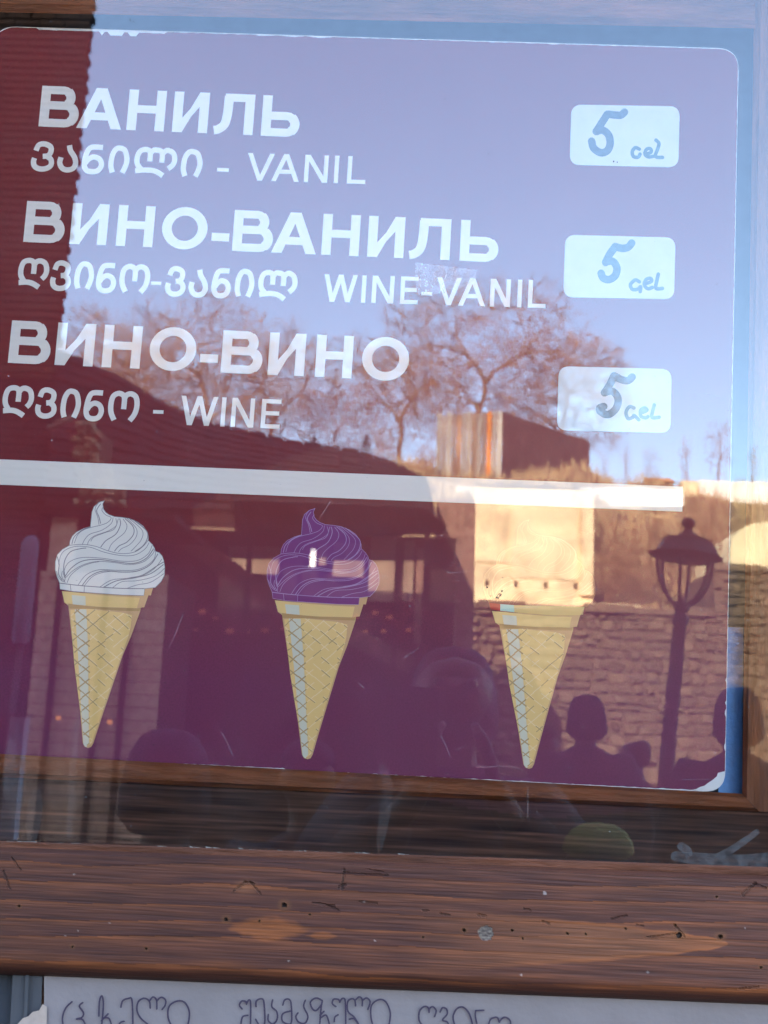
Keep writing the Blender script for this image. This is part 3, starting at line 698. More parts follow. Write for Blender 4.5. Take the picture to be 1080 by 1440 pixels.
# ---- ice cream cones (drawn once in the pixels of the left cone, mapped to the others)
def C1(l, off=(60, 690), k=5.4): return [(off[0] + x / k, off[1] + y / k) for x, y in l]
def affine(src, dst):
    (x0, y0), (x1, y1), (x2, y2) = src; M = Matrix(((x0, y0, 1), (x1, y1, 1), (x2, y2, 1))).inverted()
    a = M @ Vector([d[0] for d in dst]); b = M @ Vector([d[1] for d in dst])
    return lambda p: (a[0] * p[0] + a[1] * p[1] + a[2], b[0] * p[0] + b[1] * p[1] + b[2])
SW = C1([(470, 75), (456, 100), (462, 140), (480, 165), (505, 182), (545, 197), (600, 202), (660, 212), (720, 237), (765, 270), (792, 310), (803, 345), (803, 378), (835, 410), (852, 440), (856, 460), (885, 470), (908, 495), (920, 530), (928, 580), (925, 640), (900, 690), (855, 735), (770, 745), (775, 750), (768, 797), (600, 792), (400, 778), (230, 765), (132, 748), (128, 700), (108, 650), (95, 600), (96, 540), (112, 485), (150, 445), (203, 416), (208, 380), (225, 345), (255, 315), (310, 287), (362, 272), (368, 215), (374, 160), (390, 120), (425, 90)])
BANDP = C1([(128, 702), (250, 717), (400, 730), (600, 742), (772, 744), (768, 797), (600, 792), (400, 778), (230, 765), (132, 748)])
SLN = [[(440, 100), (410, 150), (428, 200), (440, 250)], [(468, 78), (425, 92), (398, 140), (418, 200), (428, 260)], [(462, 120), (450, 150), (480, 185), (520, 205), (495, 240), (440, 262), (330, 290), (270, 330), (240, 400)], [(365, 272), (300, 300), (240, 350), (222, 405)],
 [(535, 203), (520, 250), (450, 300), (360, 330), (320, 370), (300, 410)], [(555, 210), (560, 262), (500, 305), (400, 340), (355, 375), (340, 408)], [(585, 212), (590, 260), (555, 330), (480, 380), (440, 430)], [(575, 212), (545, 290), (470, 320), (390, 352), (365, 385)],
 [(610, 214), (640, 265), (620, 320), (560, 370), (520, 410), (500, 455)], [(625, 212), (685, 270), (690, 330), (640, 390), (580, 420), (545, 460)], [(640, 210), (710, 285), (710, 350), (660, 410), (600, 440), (575, 465)], [(660, 214), (755, 300), (750, 370), (700, 430), (670, 460)], [(690, 222), (785, 300), (795, 360), (760, 420), (700, 462)],
 [(200, 415), (300, 408), (400, 422), (500, 458), (600, 478), (700, 465), (765, 420), (802, 375)], [(120, 560), (150, 470), (240, 425), (360, 430), (470, 468), (600, 493), (700, 488), (775, 445), (808, 395)], [(160, 640), (165, 540), (210, 465), (290, 440), (330, 436)],
 [(165, 660), (165, 600), (205, 540), (300, 508), (450, 513), (600, 535), (720, 530), (800, 480), (832, 415)], [(170, 665), (240, 600), (330, 555), (430, 537), (560, 548), (660, 562), (765, 540), (835, 480), (850, 445)], [(168, 655), (215, 590), (300, 535), (420, 522), (560, 540), (690, 552), (785, 515), (843, 440)],
 [(185, 700), (215, 640), (290, 580), (370, 550), (430, 540)], [(270, 715), (330, 640), (430, 600), (560, 605), (700, 603), (790, 570), (845, 520), (858, 465)], [(300, 720), (360, 650), (460, 610), (600, 618), (720, 610), (820, 560), (875, 480)], [(318, 720), (375, 655), (440, 625), (520, 612)],
 [(430, 735), (520, 680), (640, 665), (760, 645), (850, 590), (905, 520)], [(460, 735), (560, 685), (700, 662), (820, 630), (918, 560)], [(530, 738), (600, 692), (720, 683), (850, 650), (925, 590)], [(640, 742), (720, 715), (820, 695), (920, 630)], [(660, 662), (760, 640), (870, 570), (922, 540)],
 [(104, 610), (122, 660), (158, 690), (170, 665), (162, 600)], [(150, 610), (145, 650), (172, 700)], [(128, 702), (250, 717), (400, 730), (600, 742), (772, 744)], [(210, 713), (215, 762)], [(317, 724), (314, 772)], [(110, 500), (125, 560), (120, 630), (150, 680)]]
BODY = C1([(145, 762), (165, 850), (195, 872)]) + C1([(200, 0), (285, 760), (305, 1000), (318, 1026), (345, 1036), (368, 1028), (385, 1000), (450, 800), (605, 340), (670, 190), (740, 0)], (60, 860)) + C1([(745, 888), (772, 885), (803, 795), (822, 795), (838, 738), (770, 740), (600, 780), (300, 775)])
COLLAR = C1([(148, 764), (230, 772), (400, 790), (600, 806), (738, 812), (716, 892), (600, 888), (450, 884), (310, 872), (190, 858), (168, 848)])
SHADE = C1([(195, 858), (330, 874), (480, 886), (720, 893), (745, 888), (735, 915), (600, 912), (400, 898), (197, 895)])
FACE = C1([(210, 905), (330, 895), (480, 912), (600, 925), (678, 945)]) + C1([(668, 120), (650, 190), (560, 440), (440, 800), (372, 1000), (345, 1020), (318, 1010), (240, 400)], (60, 860))
STC = C1([(220, 792), (325, 801), (326, 872), (228, 863)])
STB = C1([(245, 900), (332, 902)]) + C1([(345, 300), (348, 700), (352, 1000), (330, 1030), (310, 1010), (292, 740), (268, 330)], (60, 860))
TIPX = C1([(285, 1000)], (60, 860))
cols = {
 'shade': mat('cone_shade_print', (0.66, 0.38, 0.17), 0.55), 'face': mat('cone_yellow_print', (0.82, 0.55, 0.20), 0.55), 'deep': mat('cone_groove_print', (0.47, 0.30, 0.13), 0.55),
 'light': mat('cone_ridge_print', (0.88, 0.66, 0.36), 0.55), 'pale': mat('cone_highlight_print', (0.66, 0.62, 0.47), 0.55)}
creams = [(mat('white_cream_print', (0.80, 0.75, 0.68), 0.5), mat('grey_line_print', (0.27, 0.23, 0.245), 0.5), 'soft white ice cream in a wafer cone'),
          (mat('purple_cream_print', (0.20, 0.018, 0.15), 0.5), mat('lilac_line_print', (0.42, 0.24, 0.44), 0.5), 'purple soft ice cream in a wafer cone'),
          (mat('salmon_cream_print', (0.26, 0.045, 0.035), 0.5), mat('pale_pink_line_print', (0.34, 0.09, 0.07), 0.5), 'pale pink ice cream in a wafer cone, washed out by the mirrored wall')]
maps = [lambda p: p,
        affine(((87, 831), (215, 827), (124, 1051)), ((386.5, 844), (517, 839.5), (432.5, 1066.8))),
        affine(((84, 820), (215, 827), (124, 1051)), ((688, 848), (821.8, 854), (744, 1080.3)))]
def clipseg(a, b, poly):
    """parts of segment ab inside a polygon"""
    ts = [0.0, 1.0]; n = len(poly)
    for i in range(n):
        p, q = poly[i], poly[(i + 1) % n]
        d = (b[0] - a[0]) * (q[1] - p[1]) - (b[1] - a[1]) * (q[0] - p[0])
        if abs(d) < 1e-9: continue
        t = ((p[0] - a[0]) * (q[1] - p[1]) - (p[1] - a[1]) * (q[0] - p[0])) / d; u = ((p[0] - a[0]) * (b[1] - a[1]) - (p[1] - a[1]) * (b[0] - a[0])) / d
        if 0 <= t <= 1 and 0 <= u <= 1: ts.append(t)
    ts.sort(); out = []
    def inside(x, y):
        c = False
        for i in range(n):
            p, q = poly[i], poly[(i + 1) % n]
            if (p[1] > y) != (q[1] > y) and x < (q[0] - p[0]) * (y - p[1]) / (q[1] - p[1]) + p[0]: c = not c
        return c
    for t0, t1 in zip(ts, ts[1:]):
        m = (t0 + t1) / 2
        if t1 - t0 > 0.01 and inside(a[0] + (b[0] - a[0]) * m, a[1] + (b[1] - a[1]) * m):
            out.append(((a[0] + (b[0] - a[0]) * t0, a[1] + (b[1] - a[1]) * t0), (a[0] + (b[0] - a[0]) * t1, a[1] + (b[1] - a[1]) * t1)))
    return out
for ci in range(3):
    M_ = maps[ci]; T = lambda l: [M_(p) for p in l]
    cone = flat('cone_picture', [T(BODY)], LY(2), cols['shade'], poster); tag(cone, creams[ci][2])
    flat('cone_face', [T(COLLAR), T(FACE)], LY(3), cols['face'], cone)
    flat('cone_shadow', [T(SHADE)], LY(4), cols['deep'] if False else mat('cone_under_collar_%d' % ci, (0.50, 0.28, 0.10), 0.55), cone)
    flat('highlight_stripe', [T(STC), T(STB)], LY(4.6), cols['pale'], cone)
    dark, light = [], []
    rg = random.Random(20 + ci)
    step = 11.0
    for fam in (0, 1):
        dx, dy = (1, 0.86) if fam == 0 else (1, -0.80)
        for k in range(-16, 34):
            y0 = 850 + k * 18.2
            cur = (60.0, y0 + (60.0 - 120) * dy)
            for s_ in range(16):
                a = (cur[0] + s_ * step, cur[1] + s_ * step * dy); b = (a[0] + step, a[1] + step * dy)
                j = lambda: rg.uniform(-0.5, 0.5)
                for p, q in clipseg((a[0] + j(), a[1] + j()), (b[0] + j(), b[1] + j()), FACE):
                    nearst = 103 < (p[0] + q[0]) / 2 < 124 + 0.0
                    r_ = rg.random()
                    if math.hypot(p[0] - q[0], p[1] - q[1]) < 1.5: continue
                    if nearst: dark += ribbon([M_(p), M_(q)], 1.9 if r_ > 0.4 else 1.3)
                    elif r_ < 0.36: dark += ribbon([M_(p), M_(q)], 1.15); light += ribbon([M_((p[0] + .9, p[1] - .9)), M_((q[0] + .9, q[1] - .9))], 0.7)
                    elif r_ < 0.82: light += ribbon([M_(p), M_(q)], 1.0)
    flat('wafer_ridge', light, LY(4.3), cols['light'], cone)
    flat('wafer_groove', dark, LY(5.4), cols['deep'], cone)
    if ci < 2:
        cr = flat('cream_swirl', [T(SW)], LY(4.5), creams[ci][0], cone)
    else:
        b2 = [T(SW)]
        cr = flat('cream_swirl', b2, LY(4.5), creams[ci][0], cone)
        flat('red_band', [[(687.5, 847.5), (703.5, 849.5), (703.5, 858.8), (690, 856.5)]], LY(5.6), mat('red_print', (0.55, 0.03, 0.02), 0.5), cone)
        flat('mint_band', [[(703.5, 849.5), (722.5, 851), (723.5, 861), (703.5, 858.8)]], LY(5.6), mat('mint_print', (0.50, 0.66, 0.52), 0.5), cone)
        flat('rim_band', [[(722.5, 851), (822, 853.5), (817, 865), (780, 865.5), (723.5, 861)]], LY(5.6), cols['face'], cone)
    lw = (0.95, 0.8, 0.8)[ci]
    ln = []
    for i, s_ in enumerate(SLN):
        if ci == 2 and i in (30, 31, 32): continue
        ln += ribbon(T(spline(C1(s_), 6)), lw * (1.25 if i % 3 == 0 else 0.85))
    ln += ribbon(T(SW + [SW[0]]), lw * 0.8)
    flat('swirl_line', ln, LY(5.2), creams[ci][1], cone)

# ================================================================ paper notice under the rail
YS = -0.004
notice = empty('handwritten_notice', PP(600, 1440, YS)); tag(notice, 'pale paper notice with dark handwritten letters tucked under the brown rail', 'notice')
m_notice = mat('lilac_white_paper', (0.112, 0.085, 0.080), 0.6, 0.08, 14, 0.1, 30)
vs = []; nxs = 40
for j in range(9):
    for i in range(nxs + 1):
        px = 62 + i * (1180 - 62) / nxs; py = 1350 + j * 30 + (px - 62) * 0.0395
        vs.append(PP(px, py, YS + 0.0015 * NZ(px / 180, py / 90, 2)))
me = mesh('sheet', vs, [(j * (nxs + 1) + i, (j + 1) * (nxs + 1) + i, (j + 1) * (nxs + 1) + i + 1, j * (nxs + 1) + i + 1) for j in range(8) for i in range(nxs)], True)
link('sheet', me, m_notice, notice)
HW = []
def hw(strokes, off, k):
    for st in strokes: HW.extend(ribbon(spline([(off[0] + x / k, off[1] + y / k) for x, y in st], 5), 2.3, round_=True))
hw([[(165, 115), (130, 150), (112, 200), (115, 245), (135, 300)], [(225, 120), (207, 140), (230, 178), (220, 203), (190, 212), (225, 215), (245, 260)], [(316, 195), (320, 110), (333, 82), (342, 130), (332, 250)], [(330, 222), (368, 183)], [(335, 207), (372, 208), (390, 255)],
    [(440, 145), (450, 110), (480, 97), (503, 110), (508, 280)], [(425, 250), (440, 230), (458, 225)], [(605, 150), (600, 112), (570, 95), (538, 115), (530, 160), (550, 205), (595, 245)], [(600, 112), (620, 88), (640, 105), (642, 155)], [(641, 112), (665, 90), (690, 103), (690, 132), (672, 158)],
    [(735, 270), (706, 205), (712, 140), (760, 110), (802, 122), (826, 180), (812, 270)]], (60, 1380), 4)
hw([[(92, 175), (75, 150), (90, 125), (115, 128), (120, 145)], [(120, 140), (135, 118), (146, 140), (145, 290)], [(85, 270), (95, 225), (128, 215)], [(180, 160), (182, 125), (212, 110), (230, 132), (235, 265), (205, 282), (178, 240)], [(285, 118), (280, 160), (310, 190), (315, 235), (290, 270), (258, 250), (258, 210)],
    [(350, 150), (360, 120), (385, 112), (402, 140), (405, 255), (380, 270), (346, 250), (350, 205), (400, 188)], [(492, 120), (482, 160), (508, 220), (490, 265), (450, 258), (432, 225), (445, 200)], [(600, 122), (562, 105), (525, 130), (535, 170), (560, 185), (592, 150), (600, 122), (592, 170), (582, 285)], [(585, 215), (610, 190)], [(590, 230), (625, 215), (645, 275)],
    [(685, 160), (663, 140), (672, 113), (702, 115), (710, 132)], [(710, 130), (727, 108), (745, 128), (748, 285)], [(675, 255), (680, 225), (700, 212)], [(810, 155), (805, 120), (785, 110), (760, 130), (762, 190), (800, 225), (828, 270)], [(806, 122), (833, 98), (852, 115), (852, 155)], [(853, 122), (880, 105), (902, 130), (888, 177)], [(770, 240), (800, 236), (825, 268)],
    [(922, 290), (907, 220), (912, 150), (960, 115), (1003, 132), (1030, 200), (1022, 275)]], (320, 1380), 4.5)
hw([[(320, 268), (330, 232), (310, 205), (290, 216), (285, 242)], [(285, 240), (278, 210), (253, 205), (225, 235), (222, 290), (248, 330)], [(355, 240), (370, 212), (395, 220), (400, 252), (370, 290), (400, 302), (412, 335)], [(450, 330), (437, 270), (460, 220), (500, 208), (540, 250), (562, 325)],
    [(632, 228), (580, 230)], [(580, 230), (578, 265), (590, 325)], [(660, 330), (675, 285), (715, 273), (730, 305)], [(730, 300), (760, 272), (795, 288), (803, 330)]], (540, 1370), 4.5)
flat('handwriting', HW, YS - 0.0018, mat('dark_plum_ink', (0.022, 0.012, 0.025), 0.5), notice)
frame2 = MB()
m_grey = mat('grey_metal_channel', (0.034, 0.031, 0.033), 0.6, 0.15, 20, metal=0.0, spec=0.2)
frame2.add([PP(18, 1366, -0.002), PP(60, 1368, -0.002), PP(52, 1560, -0.002), PP(8, 1560, -0.002), PP(18, 1366, 0.004), PP(60, 1368, 0.004), PP(52, 1560, 0.004), PP(8, 1560, 0.004)], [(0, 3, 2, 1), (4, 5, 6, 7), (0, 1, 5, 4), (1, 2, 6, 5), (2, 3, 7, 6), (3, 0, 4, 7)])
fr2 = frame2.build('grey_channel', m_grey, kiosk)
frame2 = MB().add([PP(36, 1366, -0.005), PP(41, 1366, -0.005), PP(33, 1560, -0.005), PP(28, 1560, -0.005), PP(36, 1366, -0.0022), PP(41, 1366, -0.0022), PP(33, 1560, -0.0022), PP(28, 1560, -0.0022)], [(0, 3, 2, 1), (0, 1, 5, 4), (1, 2, 6, 5), (2, 3, 7, 6), (3, 0, 4, 7)])
frame2.build('rib', m_grey, fr2)
flat('torn_paper', [[(24, 1441), (32, 1432), (40, 1429), (46, 1423), (55, 1421), (60, 1412), (66, 1416), (64, 1500), (14, 1500)]], -0.006, mat('torn_card', (0.20, 0.14, 0.11), 0.8, 0.2, 80), fr2)

# ================================================================ the square the glass looks back on
def gz(y):                         # ground level: flat, then climbing past the ruined wall
    return 0.0
m_cobble = mat('paving_stone', (0.04, 0.035, 0.033), 0.85, 0.3, 3, 0.5, 14)
m_stone = pick_mat('rubble_stone', [(0.115, 0.078, 0.048), (0.185, 0.13, 0.083), (0.10, 0.068, 0.044), (0.155, 0.112, 0.073), (0.12, 0.085, 0.057), (0.17, 0.122, 0.082)], 0.9, 0.6, 9, 0.35)
m_mortar = mat('lime_mortar', (0.115, 0.08, 0.052), 0.95, 0.35, 6, 0.5, 20)
m_cream = mat('sunlit_cream_plaster', (0.74, 0.62, 0.38), 0.85, 0.28, 1.6, 0.3, 8)
m_cream2 = mat('worn_ochre_stone', (0.72, 0.56, 0.34), 0.9, 0.4, 2.5, 0.5, 9)
m_earth = mat('dry_grass_slope', (0.17, 0.105, 0.058), 0.95, 0.65, 2.2, 0.8, 6)
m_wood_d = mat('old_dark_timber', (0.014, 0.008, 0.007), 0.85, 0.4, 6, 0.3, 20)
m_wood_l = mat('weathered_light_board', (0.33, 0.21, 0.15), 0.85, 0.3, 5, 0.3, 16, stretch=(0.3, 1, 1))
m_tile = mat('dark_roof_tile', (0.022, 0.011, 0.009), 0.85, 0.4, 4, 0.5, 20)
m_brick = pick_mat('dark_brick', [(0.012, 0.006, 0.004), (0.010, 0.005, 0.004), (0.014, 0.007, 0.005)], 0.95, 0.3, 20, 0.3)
m_bark = mat('bare_bark', (0.23, 0.14, 0.085), 0.9, 0.3, 8)
m_twig = mat('dry_twigs', (0.25, 0.145, 0.08), 0.9, 0.25, 4)
m_iron = mat('black_cast_iron', (0.012, 0.011, 0.013), 0.5, 0.2, 30, 0.2, 60, 0.4)

ZG = 0.0
gs = 700
ground = MB().add([(-gs, -gs, 0), (gs, -gs, 0), (gs, gs, 0), (-gs, gs, 0)], [(0, 1, 2, 3)]).build('ground', m_cobble); tag(ground, kind='structure')
# paving in front of the kiosk: setts in rows, one sheet of real blocks
pv = MB(); rp_ = random.Random(5)
for r_ in range(46):
    y = -0.35 - r_ * 0.21
    for k in range(34):
        x = -4.2 + k * 0.25 + (0.125 if r_ % 2 else 0) + rp_.uniform(-.01, .01); a, b = 0.115, 0.095; h = 0.012 + rp_.uniform(0, 0.012)
        pv.add([(x - a, y - b, 0.004), (x + a, y - b, 0.004), (x + a, y + b, 0.004), (x - a, y + b, 0.004), (x - a * .85, y - b * .82, h), (x + a * .85, y - b * .82, h), (x + a * .85, y + b * .82, h), (x - a * .85, y + b * .82, h)],
               [(4, 5, 6, 7), (0, 1, 5, 4), (1, 2, 6, 5), (2, 3, 7, 6), (3, 0, 4, 7)])
tag(pv.build('paving', mat('grey_sett', (0.03, 0.027, 0.028), 0.95, 0.35, 2.3, 0.4, 30)), kind='stuff')

# ---------------- street lamp
DL = 6.65; u_ = px_m(DL)
def LX(py): return 957.5 + (855 - py) * 0.088        # traced axis of the lamp
base = RP(LX(1300), 1300, DL); topp = RP(LX(735), 735, DL)
axis = (topp - RP(LX(1060), 1060, DL)).normalized()
p855 = RP(LX(855), 855, DL); foot = p855 - axis * (p855.z / axis.z); foot.z = 0
lamp = empty('street_lamp', foot); tag(lamp, 'black cast iron street lamp with open ribbed lantern, mirrored in front of the rubble wall', 'street lamp')
Q = axis.to_track_quat('Z', 'Y').to_matrix()
def lampz(py): return (p855.z - 0) / axis.z + (855 - py) * u_
def lam(name, prof, n, parent=lamp, m=m_iron, smooth=True):       # prof: (radius px, photo row)
    t = MB().lathe([(r * u_, lampz(y)) for r, y in prof], n)
    return MB().add([foot + Q @ Vector(v) for v in t.v], t.f).build(name, m, parent, smooth)
lam('finial', [(2, 742), (6, 741), (9, 737), (10, 733), (9, 729), (5, 726), (2, 725)][::1], 12)
lam('lantern_roof', [(46, 781.5), (47, 778), (43, 770), (38, 763), (36.5, 759), (38, 757.5), (30, 755.5), (18, 753.5), (13, 750), (9, 746), (6.5, 743), (5, 740)], 6, smooth=False)
lam('lantern_rim', [(30, 789), (33, 789), (46, 784), (52, 782), (52, 780.6), (46, 781)], 24)
for k in range(6):
    a = 2 * math.pi * (k + 0.35) / 6
    pr = [(41, 783), (40.5, 795), (38, 808), (34, 822), (27, 836), (18, 845), (8, 851)]
    MB().tube([foot + Q @ Vector((r * u_ * math.cos(a), r * u_ * math.sin(a), lampz(y))) for r, y in pr], 2.6 * u_, 6).build('lantern_rib', m_iron, lamp, True)
    b = MB().tube([foot + Q @ Vector((41 * u_ * math.cos(a), 41 * u_ * math.sin(a), lampz(782))), foot + Q @ Vector((58 * u_ * math.cos(a), 58 * u_ * math.sin(a), lampz(781)))], [1.4 * u_, .7 * u_], 5).build('roof_spike', m_iron, lamp)
lam('lantern_cup', [(8, 862), (9, 858), (12, 853), (10, 849), (6, 847), (4, 842)], 12)
hz = lampz(855) / u_                                              # rows down to the ground
lam('post', [(24, 855 + hz - 1), (24, 855 + hz - 30), (18, 855 + hz - 36), (16, 855 + hz - 90), (11, 855 + hz - 100), (10.5, 1050), (9.2, 880), (11.5, 876), (11.5, 866), (8, 863), (7, 861)], 16)

# ---------------- ruined wall of rubble stone
def stone_mesh(seed):
    r_ = random.Random(seed); j = lambda a: r_.uniform(-a, a)
    o = [(-.44 + j(.10), -.42 + j(.10)), (j(.2), -.5 + j(.05)), (.44 + j(.10), -.4 + j(.12)), (.44 + j(.08), .4 + j(.12)), (j(.2), .5 + j(.05)), (-.44 + j(.10), .4 + j(.12))]
    v = [(x, 0.0, z) for x, z in o] + [(x * .93, .34 + j(.1), z * .9) for x, z in o] + [(x * .62 + j(.06), .55 + j(.12), z * .6 + j(.05)) for x, z in o]
    f = []
    for L in (0, 6):
        for k in range(6): f.append((L + k, L + 6 + k, L + 6 + (k + 1) % 6, L + (k + 1) % 6))
    f.append((17, 16, 15, 14, 13, 12))
    me = mesh('stone', v, f); me.materials.append(m_stone); return me
STM = [stone_mesh(100 + i) for i in range(14)]
DW = 19.0
ruin = empty('ruined_wall', RP(850, 1200, DW) * Vector((1, 1, 0)) if False else Vector((RP(850, 1200, DW).x, -DW, 0)))
tag(ruin, 'sunlit ruined rubble wall across the square, mirrored behind the street lamp', 'wall')
zt = RP(850, 862, DW).z; zt2 = RP(1040, 803, DW).z; xL = RP(590, 900, DW).x; xS = RP(1004, 850, DW).x; xR = RP(1160, 900, DW).x
core = MB().box(xL, xS, -DW - 2.2, -DW, 0.0, zt).box(xS + 0.002, xR + 3, -DW - 2.2, -DW + 0.002, 0.0, zt2).build('wall_core', m_mortar, ruin)
rs = random.Random(11); nst = 0; far_st = MB(); z = RP(850, 1062, DW).z
rows = []
while z < zt2 - 0.05:
    h = rs.uniform(0.085, 0.20); x = xL + rs.uniform(0, .2)
    xe = xR if z < zt2 else xR
    while x < xe:
        w_ = rs.uniform(0.10, 0.34); jh = rs.uniform(.72, 1.18)
        if z + h < zt or x > xS: rows.append((x + w_ / 2, z + h / 2 + rs.uniform(-.03, .03), w_, h * jh))
        x += w_ + 0.018
    z += h + 0.016
inview = []
for (x, z_, w_, h) in rows:
    inview.append((abs(x - RP(900, 900, DW).x), x, z_, w_, h))
inview.sort()
for i, (_, x, z_, w_, h) in enumerate(inview):
    me = STM[rs.randrange(14)]
    ys = -DW + (0.004 if x > xS else 0.002)
    if i < 300:
        o = bpy.data.objects.new('stone', me); COL.objects.link(o); o.parent = ruin
        o.location = Vector((x, ys, z_)) - ruin.location; o.scale = (w_, rs.uniform(0.05, 0.13), h); o.rotation_euler = (0, rs.uniform(-.16, .16), 0)
    else:
        k = rs.uniform(0.10, 0.24); far_st.add([(x + v.co.x * w_, ys + v.co.y * k, z_ + v.co.z * h) for v in me.vertices], [tuple(p.vertices) for p in me.polygons])
# low courses hidden behind the people
z = 0.02
while z < RP(850, 1062, DW).z - 0.05:
    h = rs.uniform(0.3, 0.42); x = xL
    while x < xR:
        w_ = rs.uniform(0.4, 0.8); me = STM[rs.randrange(14)]; k = 0.2
        far_st.add([(x + w_ / 2 + v.co.x * w_, -DW + 0.003 + v.co.y * k, z + h / 2 + v.co.z * h) for v in me.vertices], [tuple(p.vertices) for p in me.polygons]); x += w_ + 0.03
    z += h + 0.02
fs_ = far_st.build('stonework', m_stone, ruin); tag(fs_, kind='stuff')
# ledges
cp = MB(); x = xL
rs2 = random.Random(4)
for (xa_, xb_, zz) in ((xL, xS, zt), (xS, xR, zt2)):
    x = xa_
    while x < xb_:
        w_ = min(rs2.uniform(0.4, 0.9), xb_ - x + 0.02)
        o = MB().box(x, x + w_ - 0.02, -DW - 0.5, -DW + rs2.uniform(.05, .16), zz + 0.002, zz + rs2.uniform(.07, .16)).build('coping_stone', m_stone, ruin); x += w_

# the tall plastered fragment with beam holes, left of the lamp
DT = 20.6
def rx(px, py=800, d=DT): return RP(px, py, d).x
def rz(py, px=750, d=DT): return RP(px, py, d).z
tower = empty('ruined_house_wall', Vector((rx(750), -DT, 0))); tag(tower, 'bright cream plastered house ruin with a row of beam holes above the rubble wall', 'ruin')
zb = rz(855); ztp = rz(688); zhole = rz(822, 760)
def wallpanel(name, x0, x1, y, z0, z1, m, parent, holes=(), th=0.35, hz0=0, hz1=0):
    """vertical slab with rectangular holes in one row, front at y"""
    b = MB(); xs = sorted([x0, x1] + [e for h in holes for e in h])
    for a, c in zip(xs, xs[1:]):
        hole = any(abs(a - h[0]) < 1e-6 for h in holes)
        if hole: b.box(a, c, y - th, y, z0, hz0); b.box(a, c, y - th, y, hz1, z1)
        else: b.box(a, c, y - th, y, z0, z1)
    bmm = bmesh.new(); me = mesh(name, b.v, b.f); bmm.from_mesh(me); bmesh.ops.remove_doubles(bmm, verts=bmm.verts, dist=1e-5)
    seen = {}
    for f in list(bmm.faces):
        k = tuple(sorted(v.index for v in f.verts)); seen.setdefault(k, []).append(f)
    bmesh.ops.delete(bmm, geom=[f for v in seen.values() if len(v) > 1 for f in v], context='FACES_ONLY')
    bmm.to_mesh(me); bmm.free(); return link(name, me, m, parent)
hs = [(rx(p) - 0.035, rx(p) + 0.035) for p in (685, 726, 769, 810, 846)]
wallpanel('plaster_wall', rx(664), rx(834), -DT, zb + 0.0, ztp, m_cream2, tower, [h for h in hs if h[1] < rx(834)], 0.4, zhole - 0.06, zhole + 0.06)
MB().box(rx(718), rx(812), -DT + 0.002, -DT + 0.02, rz(813, 760), ztp - 0.02, ).build('plaster_patch', m_cream, tower)
MB().box(rx(672), rx(712), -DT + 0.002, -DT + 0.03, rz(790, 690), rz(732, 690)).build('plaster_patch', m_cream2, tower)
MB().box(rx(668), rx(900), -DT - 0.1, -DT + 0.14, rz(850, 760), rz(846, 760)).build('stone_ledge', m_cream2, tower)
MB().box(rx(656), rx(834), -DT - 0.6, -DT + 0.26, zt + 0.16, rz(851, 760)).build('footing', m_cream2, tower)
MB().box(rx(816), rx(833), -DT + 0.002, -DT + 0.10, rz(835, 760), rz(700, 820)).build('corner_pier', m_cream2, tower)
hd = MB().box(rx(662), rx(836), -DT - 0.9, -DT - 0.42, 0.0, zhole + 0.3).build('rear_leaf', m_mortar, tower)
for i in range(16):     # uneven broken top
    a = rx(664) + i * (rx(834) - rx(664)) / 16
    MB().box(a, a + (rx(834) - rx(664)) / 16 - .01, -DT - .35, -DT - 0.02, ztp + .002, ztp + rs2.uniform(.02, .14)).build('broken_stone', m_stone, tower)

# hillside behind
hill = MB(); nx_, ny_ = 70, 26
prof_r = [(-200, 640), (300, 650), (480, 652), (600, 655), (700, 660), (830, 664), (870, 677), (930, 682), (1100, 694), (1400, 720)]
def ridge(px):
    for (a, b), (c, d) in zip(prof_r, prof_r[1:]):
        if a <= px <= c: return b + (d - b) * (px - a) / (c - a)
    return 700
vs = []
for j in range(ny_ + 1):
    t = j / ny_; d = DW + 2.0 + t * 22
    for i in range(nx_ + 1):
        px = 100 + i * 1150 / nx_
        top = RP(px, ridge(px), DW + 16).z; z0 = zt - 0.2
        tt = min(1, t * 22 / 14)
        z_ = z0 + (top - z0) * (tt ** 0.9) + 0.35 * NZ(px / 60, d / 1.5, 3) * (tt * 1.2) ** 0.5 * (1 if tt < 1 else .6)
        vs.append((RP(px, 800, d).x, -d, z_))
me = mesh('hillside', vs, [(j * (nx_ + 1) + i, (j + 1) * (nx_ + 1) + i, (j + 1) * (nx_ + 1) + i + 1, j * (nx_ + 1) + i + 1) for j in range(ny_) for i in range(nx_)], True)
tag(link('hillside', me, m_earth), kind='structure')

